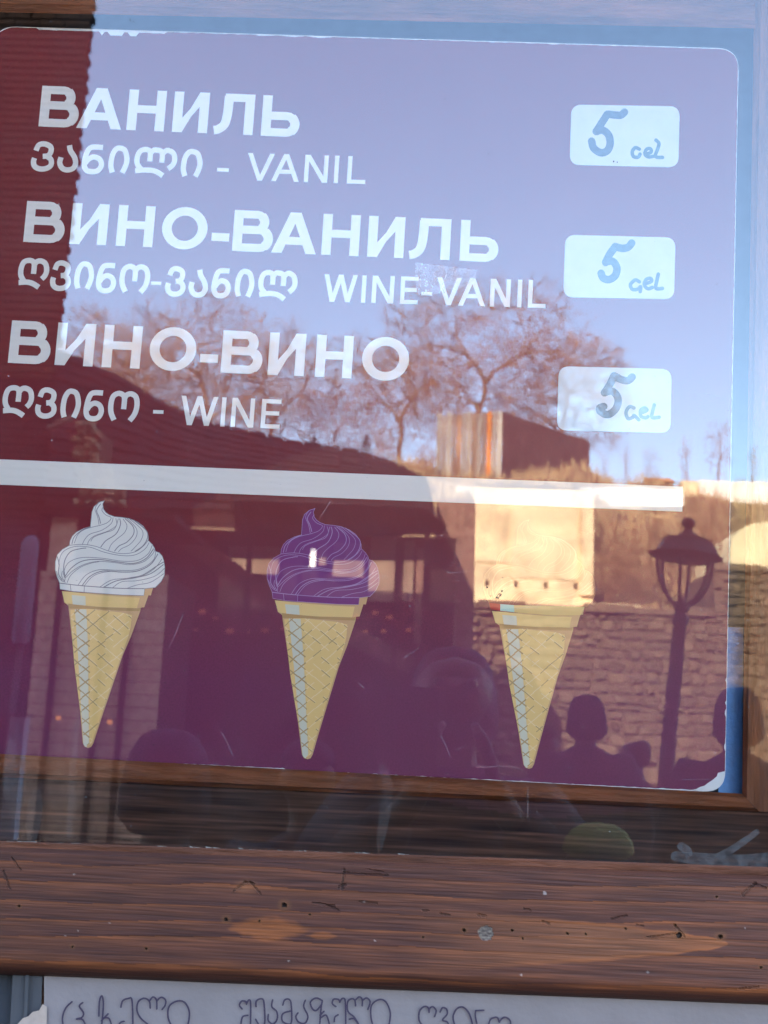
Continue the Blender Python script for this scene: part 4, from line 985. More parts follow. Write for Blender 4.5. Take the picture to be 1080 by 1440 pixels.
# ---------------- bare trees and shrubs
def tree_mesh(seed, n=700, wide=0.5, low=0.25, r0=0.02, tip=0.0014, twigs=3, trunk=True):
    """bare crown: tip points in an egg shaped volume joined by branches that split again and again; height 1"""
    r_ = random.Random(seed); T = MB(); W_ = MB(); P0 = []
    while len(P0) < n:
        x, y, z = r_.uniform(-1, 1), r_.uniform(-1, 1), r_.uniform(-1, 1); q = x * x + y * y + z * z
        if q > 1 or q < 0.12 * r_.random(): continue
        lump = 0.80 + 0.35 * noise.noise(Vector((x * 1.7 + seed, y * 1.7, z * 1.7)))
        if q > lump * lump * 1.3: continue
        P0.append(Vector((x * wide, y * wide, low + (1 - low) * (z * .5 + .5) * (0.97 + .06 * r_.random()))))
    def grow(p, d, pts, r, lv):
        m = len(pts)
        if m <= 2 or lv > 13:
            for q in pts:
                L = (q - p).length; c = p.lerp(q, .5) + d * L * .12 + Vector((r_.gauss(0, .05), r_.gauss(0, .05), r_.gauss(0, .04))) * L
                W_.tube([p, c, q], [max(tip, r * .8), tip * 1.1, tip * .7], 3, cap=False)
                for k in range(twigs):
                    s_ = c.lerp(q, r_.random()); e = (q - p).normalized() + Vector((r_.gauss(0, .6), r_.gauss(0, .6), r_.gauss(0, .5) + .25))
                    W_.tube([s_, s_ + e.normalized() * r_.uniform(.025, .06)], [tip * .8, tip * .5], 3, cap=False)
            return
        c = sum(pts, Vector()) / m; v = c - p; f = 0.34 if m > 30 else 0.42
        e = p + v * f + d * v.length * 0.10 + Vector((r_.gauss(0, .03), r_.gauss(0, .03), r_.gauss(0, .02))) * v.length
        mid = p.lerp(e, .5) + d * v.length * .03 + Vector((r_.gauss(0, .02), r_.gauss(0, .02), 0)) * v.length
        r2 = max(tip, r0 * (m / n) ** 0.55)
        (T if m > 60 else W_).tube([p, mid, e], [max(r, r2), (r + r2) / 2, r2], 6 if m > 60 else 3, cap=False)
        nd = (e - p).normalized()
        ax = Vector((r_.gauss(0, 1), r_.gauss(0, 1), r_.gauss(0, .7))); ax = ax - nd * ax.dot(nd)
        if m > 12:            # split along the direction of greatest spread
            best = None
            for k in range(6):
                a_ = Vector((r_.gauss(0, 1), r_.gauss(0, 1), r_.gauss(0, 1))).normalized(); s2 = sum(((q - c).dot(a_)) ** 2 for q in pts[::max(1, m // 30)])
                if best is None or s2 > best[0]: best = (s2, a_)
            ax = best[1]
        ps = sorted(pts, key=lambda q: (q - c).dot(ax)); cut = max(1, min(m - 1, int(m * r_.uniform(.32, .68))))
        grow(e, nd, ps[:cut], r2, lv + 1); grow(e, nd, ps[cut:], r2, lv + 1)
    if trunk:
        th_ = low * 1.0 + .02; b_ = Vector((r_.gauss(0, .012), r_.gauss(0, .012), th_))
        T.tube([Vector((0, 0, -.04)), Vector((b_.x * .3, 0, th_ * .5)), b_], [r0 * 1.5, r0 * 1.15, r0], 8, cap=False); grow(b_, Vector((0, 0, 1)), P0, r0, 0)
    else:
        k_ = 7; P0.sort(key=lambda q: math.atan2(q.y, q.x))
        for i in range(k_): grow(Vector((r_.gauss(0, .03), r_.gauss(0, .03), -.03)), Vector((0, 0, 1)), P0[i * n // k_:(i + 1) * n // k_], r0 * .5, 2)
        T.tube([Vector((0, 0, -.05)), Vector((0, 0, .06))], [r0, r0 * .5], 5)
    return mesh('trunk', T.v, T.f), mesh('twigs', W_.v, W_.f)
TM = [tree_mesh(s_, 1500, wd_, lo_, 0.0125, 0.0009, 4) for s_, wd_, lo_ in ((5, .60, .10), (2, .50, .14), (3, .42, .12))]
for a, b in TM: a.materials.append(m_bark); b.materials.append(m_twig)
def mesh_h(me): return max(v.co.z for v in me.vertices)
def plant(px, pyb, pyt, d, me2, label, cat, group, rz_=0.0, wide=1.0, names=('trunk', 'crown')):
    p = RP(px, pyb, d); t = RP(px, pyt, d); h = (t.z - p.z) / max(mesh_h(me2[1]), mesh_h(me2[0]))
    root = empty('bare_tree' if cat == 'tree' else 'dry_shrub', p, rz_); tag(root, label, cat, group)
    for nm, me in zip(names, me2):
        o = bpy.data.objects.new(nm, me); COL.objects.link(o); o.parent = root; o.scale = (h * wide, h * wide, h)
    return root
TR = [(672, 665, 390, 40, 0, 'large spreading bare tree rising behind the corrugated shed', 0.4, 1.1),
      (290, 670, 412, 42, 0, 'large bare tree behind the dark roof, mirrored through the third flavour line', 1.9, 1.0),
      (200, 665, 440, 44, 1, 'bare tree close to the dark brick corner', 2.4, 1.0),
      (128, 660, 425, 38, 2, 'narrow bare tree right beside the dark brick corner', 3.6, 1.0),
      (380, 665, 455, 45, 1, 'thinner bare tree right of the large one behind the roof', 0.9, 1.0),
      (560, 670, 452, 47, 1, 'pale bare tree just left of the corrugated shed', 4.2, 1.1),
      (785, 690, 455, 44, 2, 'bare tree behind the right end of the shed', 5.0, 1.2),
      (470, 670, 545, 46, 0, 'low bare tree between the dark roof and the shed', 1.2, 1.0)]
for px, b, t, d, k, lab, rot, wd in TR: plant(px, b, t, d, TM[k], lab, 'tree', 'bare trees on the ridge', rot, wd)
SM = [tree_mesh(s_, 420, wd_, .02, 0.012, 0.0030, 3, False) for s_, wd_ in ((21, .38), (22, .5), (23, .28))]
for a, b in SM: a.materials.append(m_twig); b.materials.append(m_twig)
SH = [(862, 845, 712, 21.8, 'tall dry shrub on the slope just left of the street lamp'), (900, 842, 735, 22.4, 'dry shrub on the slope behind the lantern, left side'), (985, 838, 690, 23, 'tall thin shrub behind the right of the lantern'),
      (1008, 800, 690, 24, 'dry shrub between the lantern and the pale domed house'), (940, 840, 760, 21.6, 'low dry shrub framed by the lantern ribs'), (1045, 812, 735, 21.4, 'thin dry sapling in front of the pale domed house'),
      (855, 850, 745, 20.6, 'dense dry bush hard against the right side of the cream ruin'), (888, 848, 770, 20.4, 'dense dry bush between the cream ruin and the lantern'), (925, 800, 722, 26, 'dry bush high on the slope behind the lantern roof'), (1010, 808, 745, 21.2, 'dry bush on the slope right of the lantern ribs'),
      (880, 690, 622, 34, 'leafless sapling on the ridge right of the shed'), (915, 690, 628, 34.5, 'slim leafless sapling above the orange roof'), (965, 690, 612, 34, 'leafless sapling on the ridge above the white coping'),
      (1012, 690, 590, 35, 'tallest leafless sapling on the ridge at the poster edge'), (1060, 690, 625, 36, 'leafless sapling on the ridge outside the poster edge'), (850, 680, 640, 34, 'small leafless sapling at the foot of the shed'),
      (600, 668, 625, 33, 'dry bush at the left foot of the corrugated shed'), (640, 672, 640, 30, 'dry bush under the corrugated shed'), (540, 668, 600, 33, 'dry bush on the ridge left of the shed'),
      (830, 720, 672, 27, 'dry bush at the right end of the shed'), (120, 640, 520, 30, 'dry bush beside the brick corner'), (180, 650, 560, 33, 'dry bush above the broken stone stack')]
SP = [tree_mesh(s_, 70, wd_, .06, 0.010, 0.0026, 2) for s_, wd_ in ((31, .16), (32, .24))]
for a, b in SP: a.materials.append(m_twig); b.materials.append(m_twig)
for i, (px, b, t, d, lab) in enumerate(SH): plant(px, b, t, d, SP[i % 2] if 'sapling' in lab else SM[i % 3], lab, 'shrub', 'dry shrubs on the hillside', i * 1.3, 0.9)
# small dark evergreens on the ridge
m_ever = mat('dark_evergreen', (0.045, 0.05, 0.03), 0.9, 0.4, 9)
def conifer(px, b, t, d, wpx, lab):
    p = RP(px, b, d); h = RP(px, t, d).z - p.z; w_ = wpx * px_m(d) / 2
    r_ = random.Random(int(px)); root = empty('evergreen_tree', p); tag(root, lab, 'tree', 'evergreens on the ridge')
    MB().tube([p, p + Vector((0, 0, h * .9))], [h * .03, h * .008], 6).build('trunk', m_bark, root)
    c = MB()
    for i in range(1500):
        s = r_.random() ** 0.7; z_ = h * (0.06 + 0.94 * (1 - s)); rr = w_ * s * (0.55 + 0.6 * r_.random()) ; a = r_.uniform(0, 6.283)
        q = p + Vector((rr * math.cos(a), rr * math.sin(a), z_)); e = h * 0.05
        dv = Vector((math.cos(a), math.sin(a), r_.uniform(-.4, .6))) * e; sv = Vector((-math.sin(a), math.cos(a), r_.uniform(-.3, .3))) * e * .3
        c.add([q - sv, q + sv, q + dv], [(0, 1, 2)])
    c.build('crown', m_ever, root)
conifer(513, 662, 610, 36, 34, 'small dark pointed evergreen on the ridge between the bare trees')
conifer(440, 660, 612, 37, 46, 'rounder dark evergreen on the ridge above the dark roof')
# dry grass tufts on the slope
gr = MB(); rg_ = random.Random(8)
for i in range(9000):
    px = rg_.uniform(480, 1150); t = rg_.random(); d = DW + 2.2 + t * 14; tt = min(1, (d - DW - 2) / 14)
    top = RP(px, ridge(px), DW + 16).z; z0 = zt - .2
    z_ = z0 + (top - z0) * tt ** .9 + 0.35 * NZ(px / 60, d / 1.5, 3) * (tt * 1.2) ** 0.5
    p = Vector((RP(px, 800, d).x, -d, z_ - .03)); h = rg_.uniform(.12, .45); lx, ly = rg_.uniform(-.15, .15), rg_.uniform(-.1, .1); w_ = .012 + .01 * rg_.random()
    gr.add([p + Vector((-w_, 0, 0)), p + Vector((w_, 0, 0)), p + Vector((lx, ly, h))], [(0, 1, 2)])
tag(gr.build('dry_grass', mat('straw_grass', (0.36, 0.25, 0.13), 0.9, 0.3, 2)), 'dry straw coloured grass covering the slope behind the wall', 'grass', kind='stuff')

# ---------------- corrugated shed on the ridge
DS = 34.0
A = RP(612, 652, DS); B = RP(706, 655, DS - 1.0); Cc = RP(828, 668, DS + 5.0)
zA = RP(612, 584, DS).z; zB = RP(706, 578, DS - 1).z; zC = RP(828, 622, DS + 5).z
shed = empty('corrugated_shed', (A + B + Cc) / 3); tag(shed, 'shed of weathered corrugated sheets, grey, rust and orange in front and darkened for shade along the side', 'shed')
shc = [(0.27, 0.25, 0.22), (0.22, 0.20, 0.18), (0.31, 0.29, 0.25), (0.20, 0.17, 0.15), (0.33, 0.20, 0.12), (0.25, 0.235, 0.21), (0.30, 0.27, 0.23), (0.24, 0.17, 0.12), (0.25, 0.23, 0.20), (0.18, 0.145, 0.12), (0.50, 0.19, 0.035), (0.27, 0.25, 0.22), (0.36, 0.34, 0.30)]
ns = len(shc)
def sheet_panel(p0, p1, zt0, zt1, zb_, col, parent, nm, nw=3, amp=0.03, dirn=None):
    d = (p1 - p0); d.z = 0; L = d.length; d.normalize(); nn = Vector((d.y, -d.x, 0))
    v = []; m_ = nw * 6
    for i in range(m_ + 1):
        t = i / m_; q = p0.lerp(p1, t) + nn * amp * math.sin(t * nw * 2 * math.pi)
        v += [(q.x, q.y, zb_), (q.x, q.y, zt0 + (zt1 - zt0) * t)]
    for i in range(m_ + 1):
        q = Vector(v[2 * i]) ; v += [(q.x - nn.x * .01, q.y - nn.y * .01, zb_), (q.x - nn.x * .01, q.y - nn.y * .01, v[2 * i + 1][2])]
    o_ = 2 * (m_ + 1)
    f = [(2 * i, 2 * i + 2, 2 * i + 3, 2 * i + 1) for i in range(m_)] + [(o_ + 2 * i, o_ + 2 * i + 1, o_ + 2 * i + 3, o_ + 2 * i + 2) for i in range(m_)] + [(2 * i + 1, 2 * i + 3, o_ + 2 * i + 3, o_ + 2 * i + 1) for i in range(m_)] + [(0, 1, o_ + 1, o_), (2 * m_, o_ + 2 * m_, o_ + 2 * m_ + 1, 2 * m_ + 1)]
    return link(nm, mesh(nm, v, f, True), col, parent)
zb_s = A.z - 0.8
for i, c in enumerate(shc):
    t0, t1 = i / ns + .004, (i + 1) / ns - .004; nn = Vector((0, 0.02 * (i % 2), 0))
    dz = random.Random(i).uniform(-.06, .09)
    sheet_panel(A.lerp(B, t0) + nn, A.lerp(B, t1) + nn, zA + (zB - zA) * t0 + dz, zA + (zB - zA) * t1 + dz, zb_s, mat('sheet_metal', c, 0.6, 0.35, 3, 0.2, 20, 0.4, stretch=(1, 1, .3)), shed, 'sheet')
m_shd = mat('shade_dark_sheet', (0.085, 0.045, 0.04), 0.8, 0.4, 2)  # shade of the right face put into this darker sheet colour
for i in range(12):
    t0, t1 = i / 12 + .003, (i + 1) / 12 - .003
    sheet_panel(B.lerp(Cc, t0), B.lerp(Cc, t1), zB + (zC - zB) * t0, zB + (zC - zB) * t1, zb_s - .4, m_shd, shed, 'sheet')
bk = A + (Cc - B); 
MB().hexa([Vector((q.x, q.y, zq - .12)) for q, zq in ((A * 1, zA), (B * 1, zB), (Cc * 1, zC), (bk, zC))], [Vector((q.x, q.y, zq - .06)) for q, zq in ((A * 1, zA), (B * 1, zB), (Cc * 1, zC), (bk, zC))]).build('roof', m_shd, shed)

# ---------------- white coping, orange roofed hut and pale domed house on the right
cop = empty('white_wall', Vector((rx(1000, 680, 33), -33, RP(1000, 690, 33).z))); tag(cop, 'low dazzling white wall along the ridge at the right', 'wall')
x0, x1 = rx(958, 680, 33), rx(1240, 680, 33); m_wh = mat('lime_washed_stone', (0.80, 0.76, 0.68), 0.8, 0.15, 3)
n_ = 11
for i in range(n_):
    a, b = x0 + (x1 - x0) * i / n_, x0 + (x1 - x0) * (i + 1) / n_ - .02; px = 958 + 282 * i / n_
    MB().box(a, b, -33.35, -33, RP(px, 690 + (px - 958) * .03, 33).z - .9, RP(px, 676 + (px - 958) * .01 + rs2.uniform(-1.5, 1.5), 33).z).build('wall_block', m_wh if i else m_cream2, cop)
cop2 = empty('stone_parapet', Vector((rx(890, 690, 31), -31, RP(890, 700, 31).z))); tag(cop2, 'thin sunlit stone parapet running along the top of the slope', 'wall')
n_ = 18; xa_, xb_ = rx(640, 690, 31), rx(962, 690, 31)
for i in range(n_):
    a, b = xa_ + (xb_ - xa_) * i / n_, xa_ + (xb_ - xa_) * (i + 1) / n_ - .015; px = 640 + 322 * i / n_
    MB().box(a, b, -31.3, -31, RP(px, 712, 31).z, RP(px, 684 + (px - 640) * 0.012 + rs2.uniform(-1.6, 2.2), 31).z).build('wall_block', m_wh, cop2)
hut = empty('hut', Vector((rx(930, 670, 36), -36, RP(930, 690, 36).z))); tag(hut, 'tiny hut with an orange tiled roof on the ridge right of the shed', 'hut')
MB().box(rx(912, 670, 36), rx(946, 670, 36), -37.2, -36, RP(930, 700, 36).z, RP(930, 678, 36).z).build('wall', m_mortar, hut)
xh0, xh1, zh0, zh1 = rx(908, 670, 36), rx(950, 670, 36), RP(930, 678.5, 36).z, RP(930, 667, 36).z
MB().add([(xh0, -35.9, zh0), (xh1, -35.9, zh0), (xh1, -37.4, zh0), (xh0, -37.4, zh0), (xh0 + .1, -36.6, zh1), (xh1 - .1, -36.6, zh1)], [(0, 1, 5, 4), (2, 3, 4, 5), (1, 2, 5), (3, 0, 4), (0, 3, 2, 1)]).build('roof', mat('orange_tile', (0.52, 0.24, 0.09), 0.8, 0.2, 4), hut)
DH = 20.3
house = empty('domed_house', Vector((rx(1075, 780, DH), -DH, 0))); tag(house, 'pale cream domed house end behind thin saplings at the right edge of the glass', 'house')
prof = [(1026, 806), (1027, 775), (1031, 757), (1042, 744), (1060, 736), (1080, 734), (1100, 738), (1122, 748), (1134, 765), (1138, 806)]
fr = [RP(a, b, DH) for a, b in prof]; bkk = [Vector((v.x, v.y - 3.0, v.z)) for v in fr]; n_ = len(fr)
MB().add(fr + bkk, [tuple(range(n_ - 1, -1, -1)), tuple(range(n_, 2 * n_))] + [(i, (i + 1) % n_, n_ + (i + 1) % n_, n_ + i) for i in range(n_)]).build('plaster_wall', m_cream, house)

# ---------------- tall dark brick corner at the left
DB = 9.0
xe = RP(103, 300, DB).x
tow = empty('brick_building', Vector((xe - 1.2, -DB - 1, 0))); tag(tow, 'tall dark brick building corner with a toothed edge at the far left', 'building')
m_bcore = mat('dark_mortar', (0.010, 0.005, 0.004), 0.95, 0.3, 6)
q_ = 1 + 2.8 / (DB + .95)
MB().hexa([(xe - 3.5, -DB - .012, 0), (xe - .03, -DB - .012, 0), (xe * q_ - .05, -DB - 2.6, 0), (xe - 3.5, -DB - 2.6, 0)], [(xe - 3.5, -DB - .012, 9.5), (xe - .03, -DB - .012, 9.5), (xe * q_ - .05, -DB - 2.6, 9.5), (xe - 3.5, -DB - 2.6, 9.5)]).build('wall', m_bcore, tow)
zlo = RP(100, 640, DB).z; ztop_ = 9.4; ch = 0.0752
def brick_mesh(L, h=0.062, dpt=0.1):
    a, b = L / 2, h / 2; e = 0.006
    v = [(-a, -.05, -b), (a, -.05, -b), (a, -.05, b), (-a, -.05, b), (-a, dpt - .056, -b), (a, dpt - .056, -b), (a, dpt - .056, b), (-a, dpt - .056, b), (-a + e, dpt - .05, -b + e), (a - e, dpt - .05, -b + e), (a - e, dpt - .05, b - e), (-a + e, dpt - .05, b - e)]
    f = [(0, 1, 2, 3)] + [(k, 4 + k, 4 + (k + 1) % 4, (k + 1) % 4) for k in range(4)] + [(4 + k, 8 + k, 8 + (k + 1) % 4, 4 + (k + 1) % 4) for k in range(4)] + [(11, 10, 9, 8)]
    me = mesh('brick', v, f); me.materials.append(m_brick); return me
BR = [brick_mesh(0.235), brick_mesh(0.115)]
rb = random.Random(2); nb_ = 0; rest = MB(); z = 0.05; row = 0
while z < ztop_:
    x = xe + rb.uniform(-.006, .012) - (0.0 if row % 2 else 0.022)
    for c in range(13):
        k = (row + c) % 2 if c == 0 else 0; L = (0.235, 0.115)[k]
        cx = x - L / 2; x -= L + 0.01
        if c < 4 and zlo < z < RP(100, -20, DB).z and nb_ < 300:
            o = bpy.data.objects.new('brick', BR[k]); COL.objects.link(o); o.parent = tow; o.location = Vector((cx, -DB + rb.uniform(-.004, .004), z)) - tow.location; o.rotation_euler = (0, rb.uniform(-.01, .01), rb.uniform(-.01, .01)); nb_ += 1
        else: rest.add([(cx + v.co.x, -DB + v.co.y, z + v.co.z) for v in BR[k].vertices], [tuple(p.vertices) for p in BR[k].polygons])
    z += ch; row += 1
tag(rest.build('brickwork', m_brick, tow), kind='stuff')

# ---------------- timber tavern with dark roof, canopy, posts and boarded corner
tav = empty('timber_tavern', Vector((-1.0, -11, 0))); tag(tav, 'dark timber tavern with a sagging tiled roof and a canopy on posts, in shade', 'building')
DV = 12.0
ta, tb = RP(20, 800, DV).x, RP(640, 800, DV).x
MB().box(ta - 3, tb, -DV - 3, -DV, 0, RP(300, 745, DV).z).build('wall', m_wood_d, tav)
topl = [(60, 500), (118, 524), (170, 548), (235, 586), (300, 613), (400, 633), (505, 651), (545, 664), (600, 690)]
botl = [(40, 745), (110, 742), (165, 741), (232, 741), (300, 741), (400, 743), (500, 744), (548, 745), (612, 746)]
tp = [RP(x, y, 14.6) for x, y in topl]; bt = [RP(x, y, 11.4) for x, y in botl]; n_ = len(tp)
up_ = Vector((0, .02, .14))
MB().add(tp + bt + [p + up_ for p in tp] + [p + up_ for p in bt], [(i, i + 1, n_ + i + 1, n_ + i) for i in range(n_ - 1)] + [(2 * n_ + i, 3 * n_ + i, 3 * n_ + i + 1, 2 * n_ + i + 1) for i in range(n_ - 1)] +
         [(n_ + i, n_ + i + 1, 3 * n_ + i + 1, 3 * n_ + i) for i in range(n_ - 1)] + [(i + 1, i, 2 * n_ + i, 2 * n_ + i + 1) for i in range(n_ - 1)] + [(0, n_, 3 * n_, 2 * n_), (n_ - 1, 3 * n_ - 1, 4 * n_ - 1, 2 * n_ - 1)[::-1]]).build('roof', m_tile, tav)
rt_ = random.Random(6)
for r_ in range(13):          # courses of tiles lying on the roof
    t = (r_ + .5) / 13; m = MB()
    for i in range(n_ - 1):
        for k in range(4):
            a, b = (k + .05) / 4, (k + .95) / 4; lift = Vector((0, .05, .17 + rt_.uniform(0, .02)))
            def P_(u, tt): return bt[i].lerp(bt[i + 1], u).lerp(tp[i].lerp(tp[i + 1], u), tt) + lift
            q = [P_(a, t - .036), P_(b, t - .036), P_(b, t + .034), P_(a, t + .034)]; m.hexa([v - Vector((0, .03, .05)) for v in q], [q[0] + Vector((0, .01, .02)), q[1] + Vector((0, .01, .02)), q[2], q[3]])
    tag(m.build('roof_tiles', m_tile, tav), kind='stuff')
# canopy
c0 = [RP(330, 704, 10.2), RP(470, 709, 10.2), RP(598, 716, 10.2), RP(628, 740, 10.2)]
c1 = [RP(330, 748, 10.2), RP(470, 750, 10.2), RP(598, 748, 10.2), RP(624, 749, 10.2)]
bk_ = [Vector((p.x, p.y - .45, p.z + .05)) for p in c0]; bk1 = [Vector((p.x, p.y - .45, p.z + .05)) for p in c1]
MB().add(c0 + c1 + bk_ + bk1, [(i + 1, i, 4 + i, 5 + i) for i in range(3)] + [(8 + i, 9 + i, 13 + i, 12 + i) for i in range(3)] + [(i, i + 1, 9 + i, 8 + i) for i in range(3)] + [(5 + i, 4 + i, 12 + i, 13 + i) for i in range(3)] + [(0, 8, 12, 4), (3, 7, 15, 11)]).build('canopy', m_tile, tav)
for i in range(9):     # slats of the canopy seen from the side
    MB().bar(RP(334 + i * 31, 709 + i * 1.2, 10.1), RP(346 + i * 31, 743 + i * .6, 10.1), .035, .03).build('slat', mat('canopy_slat', (0.06, 0.028, 0.02), .8) if i == 0 else bpy.data.materials['canopy_slat'], tav)
for px in (352, 425, 562, 602):
    a, b = RP(px + 2, 748, 10.1), RP(px - 10, 912, 10.1); a.x = b.x = (a.x + b.x) / 2; b.z = 0
    MB().bar(a, b, 7 * px_m(10.1)).build('post', m_wood_d, tav)
MB().bar(RP(240, 742, 10.6), RP(400, 858, 10.6), 0.16, 0.2).build('stair_beam', m_wood_l if False else mat('brown_beam', (0.10, 0.045, 0.03), 0.8, 0.3, 5), tav)
MB().bar(RP(400, 850, 10.6), RP(580, 935, 10.6), 0.14, 0.18).build('stair_beam', mat('brown_rail_wood', (0.13, 0.065, 0.045), 0.8, 0.3, 5), tav)
def panel(name, x0, y0, x1, y1, d, m, parent, th=.06):
    a, b = RP(x0, (y0 + y1) / 2, d).x, RP(x1, (y0 + y1) / 2, d).x; z1, z0 = RP((x0 + x1) / 2, y0, d).z, RP((x0 + x1) / 2, y1, d).z
    return MB().box(a, b, -d, -d + th, z0, z1).build(name, m, parent)
m_pale = mat('pale_plaster', (0.30, 0.22, 0.16), 0.9, 0.3, 4)
m_pinkish = mat('faded_brick_plaster', (0.22, 0.13, 0.095), 0.9, 0.45, 9)
m_dwin = mat('dark_window', (0.02, 0.02, 0.022), 0.3, spec=0.5)
panel('window', 322, 769, 352, 806, 11.94, m_pale, tav); panel('window', 356, 769, 394, 808, 11.94, m_pale, tav)
panel('window', 470, 764, 512, 812, 11.94, m_pale, tav); panel('window', 520, 752, 556, 846, 11.94, m_pale, tav); panel('window', 568, 762, 582, 846, 11.94, m_pale, tav)
panel('door', 584, 772, 598, 905, 11.93, m_pinkish, tav)
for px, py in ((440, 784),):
    l = panel('window_glint', px - 3, py - 12, px + 4, py + 13, 11.8, glow('white_glint_glow', (1, .97, .9), 0.5), tav, 0.05)  # bright slit of a sunlit window, made to glow; no lamp there
panel('window', 449, 767, 460, 795, 11.9, m_pale, tav)
rl = random.Random(9)
sl_ = empty('string_lights', RP(420, 860, 11)); tag(sl_, 'two strings of small dim orange bulbs under the tavern canopy', 'string lights')
m_bulb = glow('orange_bulb', (1.0, 0.25, 0.10), 0.03)
wire = MB()
for y_, xs in ((866, (240, 262, 284, 303, 500, 528, 548)), (888, (250, 275, 322, 345, 372, 398, 512, 540, 575))):
    prev = None
    for x in xs:
        p = RP(x, y_ + rl.uniform(-5, 5), 10.9); MB().ball(p, rl.uniform(.018, .034), 8, (1.5, 1, 1)).build('bulb', m_bulb, sl_)
        if prev is not None: wire.bar(prev, p, .006)
        prev = p
wire.build('wire', m_iron, sl_)
# boarded light corner
shk = empty('boarded_booth', Vector((RP(140, 900, 9).x, -8.5, 0))); tag(shk, 'booth front of weathered light boards between dark uprights with two warm lamps', 'booth')
DK = 8.5
zt_ = RP(140, 806, DK).z; x0, x1 = RP(46, 930, DK).x, RP(226, 930, DK).x; z = 0.05; k = 0
m_bd = pick_mat('light_board', [(0.74, 0.48, 0.32), (0.70, 0.44, 0.30), (0.76, 0.50, 0.35), (0.68, 0.43, 0.30)], 0.85, 0.3, 14, 0.25)
while z < zt_:
    h = 0.105
    MB().box(x0, x1, -DK - .03, -DK + .01 * (k % 2), z, min(z + h - .008, zt_)).build('board', m_bd, shk); z += h; k += 1
MB().box(x0, x1, -DK - 1.2, -DK - .035, 0, zt_).build('inner_wall', m_wood_d, shk)
MB().box(x0 + .05, x0 + .26, -DK - .03, -DK + .02, zt_ + .002, RP(78, 728, DK).z).build('upper_board', m_bd, shk)
for px in (77, 142, 178):
    a = RP(px, 930, DK).x; MB().box(a - .02, a + .02, -DK + .012, -DK + .06, 0, zt_ + .02).build('upright', m_wood_d, shk)
MB().box(x0 - .05, x1 + .03, -DK - 1.3, -DK + .1, zt_ + .004 if False else RP(78, 726, DK).z, RP(78, 716, DK).z).build('roof', m_wood_d, shk)
for px, py in ((82, 1010), (155, 1016)):
    MB().ball(RP(px, py, DK - .12), .022, 10).build('lamp', glow('warm_bulb_%d' % px, (1.0, .34, .10), 0.35), shk)
# sunlit broken chimney stack and plank on the roof side
chm = empty('broken_chimney', RP(128, 680, 8.9)); tag(chm, 'pale broken stone chimney stump beside the dark brick corner', 'chimney')
rc = random.Random(4)
m_chs = pick_mat('sunlit_chimney_stone', [(0.42, 0.30, 0.17), (0.52, 0.38, 0.23), (0.32, 0.22, 0.13)], 0.9, 0.5, 9, 0.3)
y = 712
while y > 592:
    h = rc.uniform(9, 16); wl, wr = (110 + rc.uniform(-6, 5), 140 + rc.uniform(-8, 6) + (y - 640) * 0.5 * (y > 640)); x = wl
    while x < wr:
        w_ = rc.uniform(12, 24); a, b = RP(x, y, 8.9), RP(min(x + w_ - 1, wr + 4), y - h + 1, 8.9)
        o = bpy.data.objects.new('stone', STM[rc.randrange(14)].copy()); o.data.materials.clear(); o.data.materials.append(m_chs); COL.objects.link(o); o.parent = chm
        o.location = (a + b) / 2 - chm.location + Vector((0, rc.uniform(-.04, .04), 0)); o.scale = ((b.x - a.x) * 1.12, .2, (b.z - a.z) * 1.15); o.rotation_euler = (0, rc.uniform(-.2, .2), 0); x += w_
    y -= h
a, b = RP(110, 716, 8.9), RP(146, 606, 8.9); MB().box(a.x + .02, b.x - .02, -9.3, -8.92, a.z, b.z).build('core', m_mortar, chm)
pk = MB().bar(RP(68, 601, 8.7), RP(131, 573, 8.7), .05, .035).build('loose_plank', m_pale); tag(pk, 'loose pale plank leaning on the broken chimney stump', 'plank')
# brick gable, crate, cream strip and pale block right of the tavern
gb = empty('brick_outbuilding', Vector((RP(650, 800, 14).x, -14, 0))); tag(gb, 'low reddish outbuilding between the tavern canopy and the cream ruin', 'building')
a, b = RP(612, 800, 14.0).x, RP(667, 800, 14.0).x; MB().box(a, b, -15.6, -14, 0, RP(640, 702, 14).z).build('wall', m_pinkish, gb)
panel('strip_board', 620, 790, 628, 846, 13.9, m_cream, gb)
panel('dark_opening', 596, 776, 619, 846, 13.6, m_dwin, gb, .1)
blk = empty('stone_block', Vector((RP(624, 900, 13).x, -13, 0))); tag(blk, 'pale squared stone pier standing under the end of the canopy', 'pier')
a, b = RP(604, 880, 12.8).x, RP(641, 880, 12.8).x; MB().box(a, b, -13.4, -12.8, 0, RP(620, 848, 12.8).z).build('shaft', m_pale, blk)
MB().box(a - .04, b + .04, -13.44, -12.76, RP(620, 848, 12.8).z + .002, RP(620, 843, 12.8).z).build('cap', m_pale, blk)
pp = empty('grey_banner_stand', Vector((RP(34, 900, 6).x, -6, 0))); tag(pp, 'rolled blue grey banner on a pole at the far left of the mirrored square', 'banner')
a = RP(34, 850, 6); MB().lathe([(.04, 0), (.055, .02), (.055, RP(34, 765, 6).z - RP(34, 905, 6).z), (.03, RP(34, 765, 6).z - RP(34, 905, 6).z + .05)], 12, (a.x, a.y, RP(34, 905, 6).z)).build('rolled_cloth', mat('blue_grey_cloth', (0.20, 0.20, 0.30), 0.8), pp, True)
MB().lathe([(.15, 0), (.15, .03), (.02, .05), (.02, RP(34, 904, 6).z)], 12, (a.x, a.y, 0)).build('pole', m_iron, pp, True)
gp = empty('grey_post', Vector((RP(16, 1100, 3).x, -3, 0))); tag(gp, 'pale grey wooden post close to the window at the lower left', 'post')
a, b = RP(6, 1100, 3).x, RP(27, 1100, 3).x; MB().box(a, b, -3.05, -3, 0, RP(16, 1008, 3).z).build('shaft', mat('pale_grey_paint', (0.42, 0.41, 0.48), 0.7, 0.2, 5), gp)
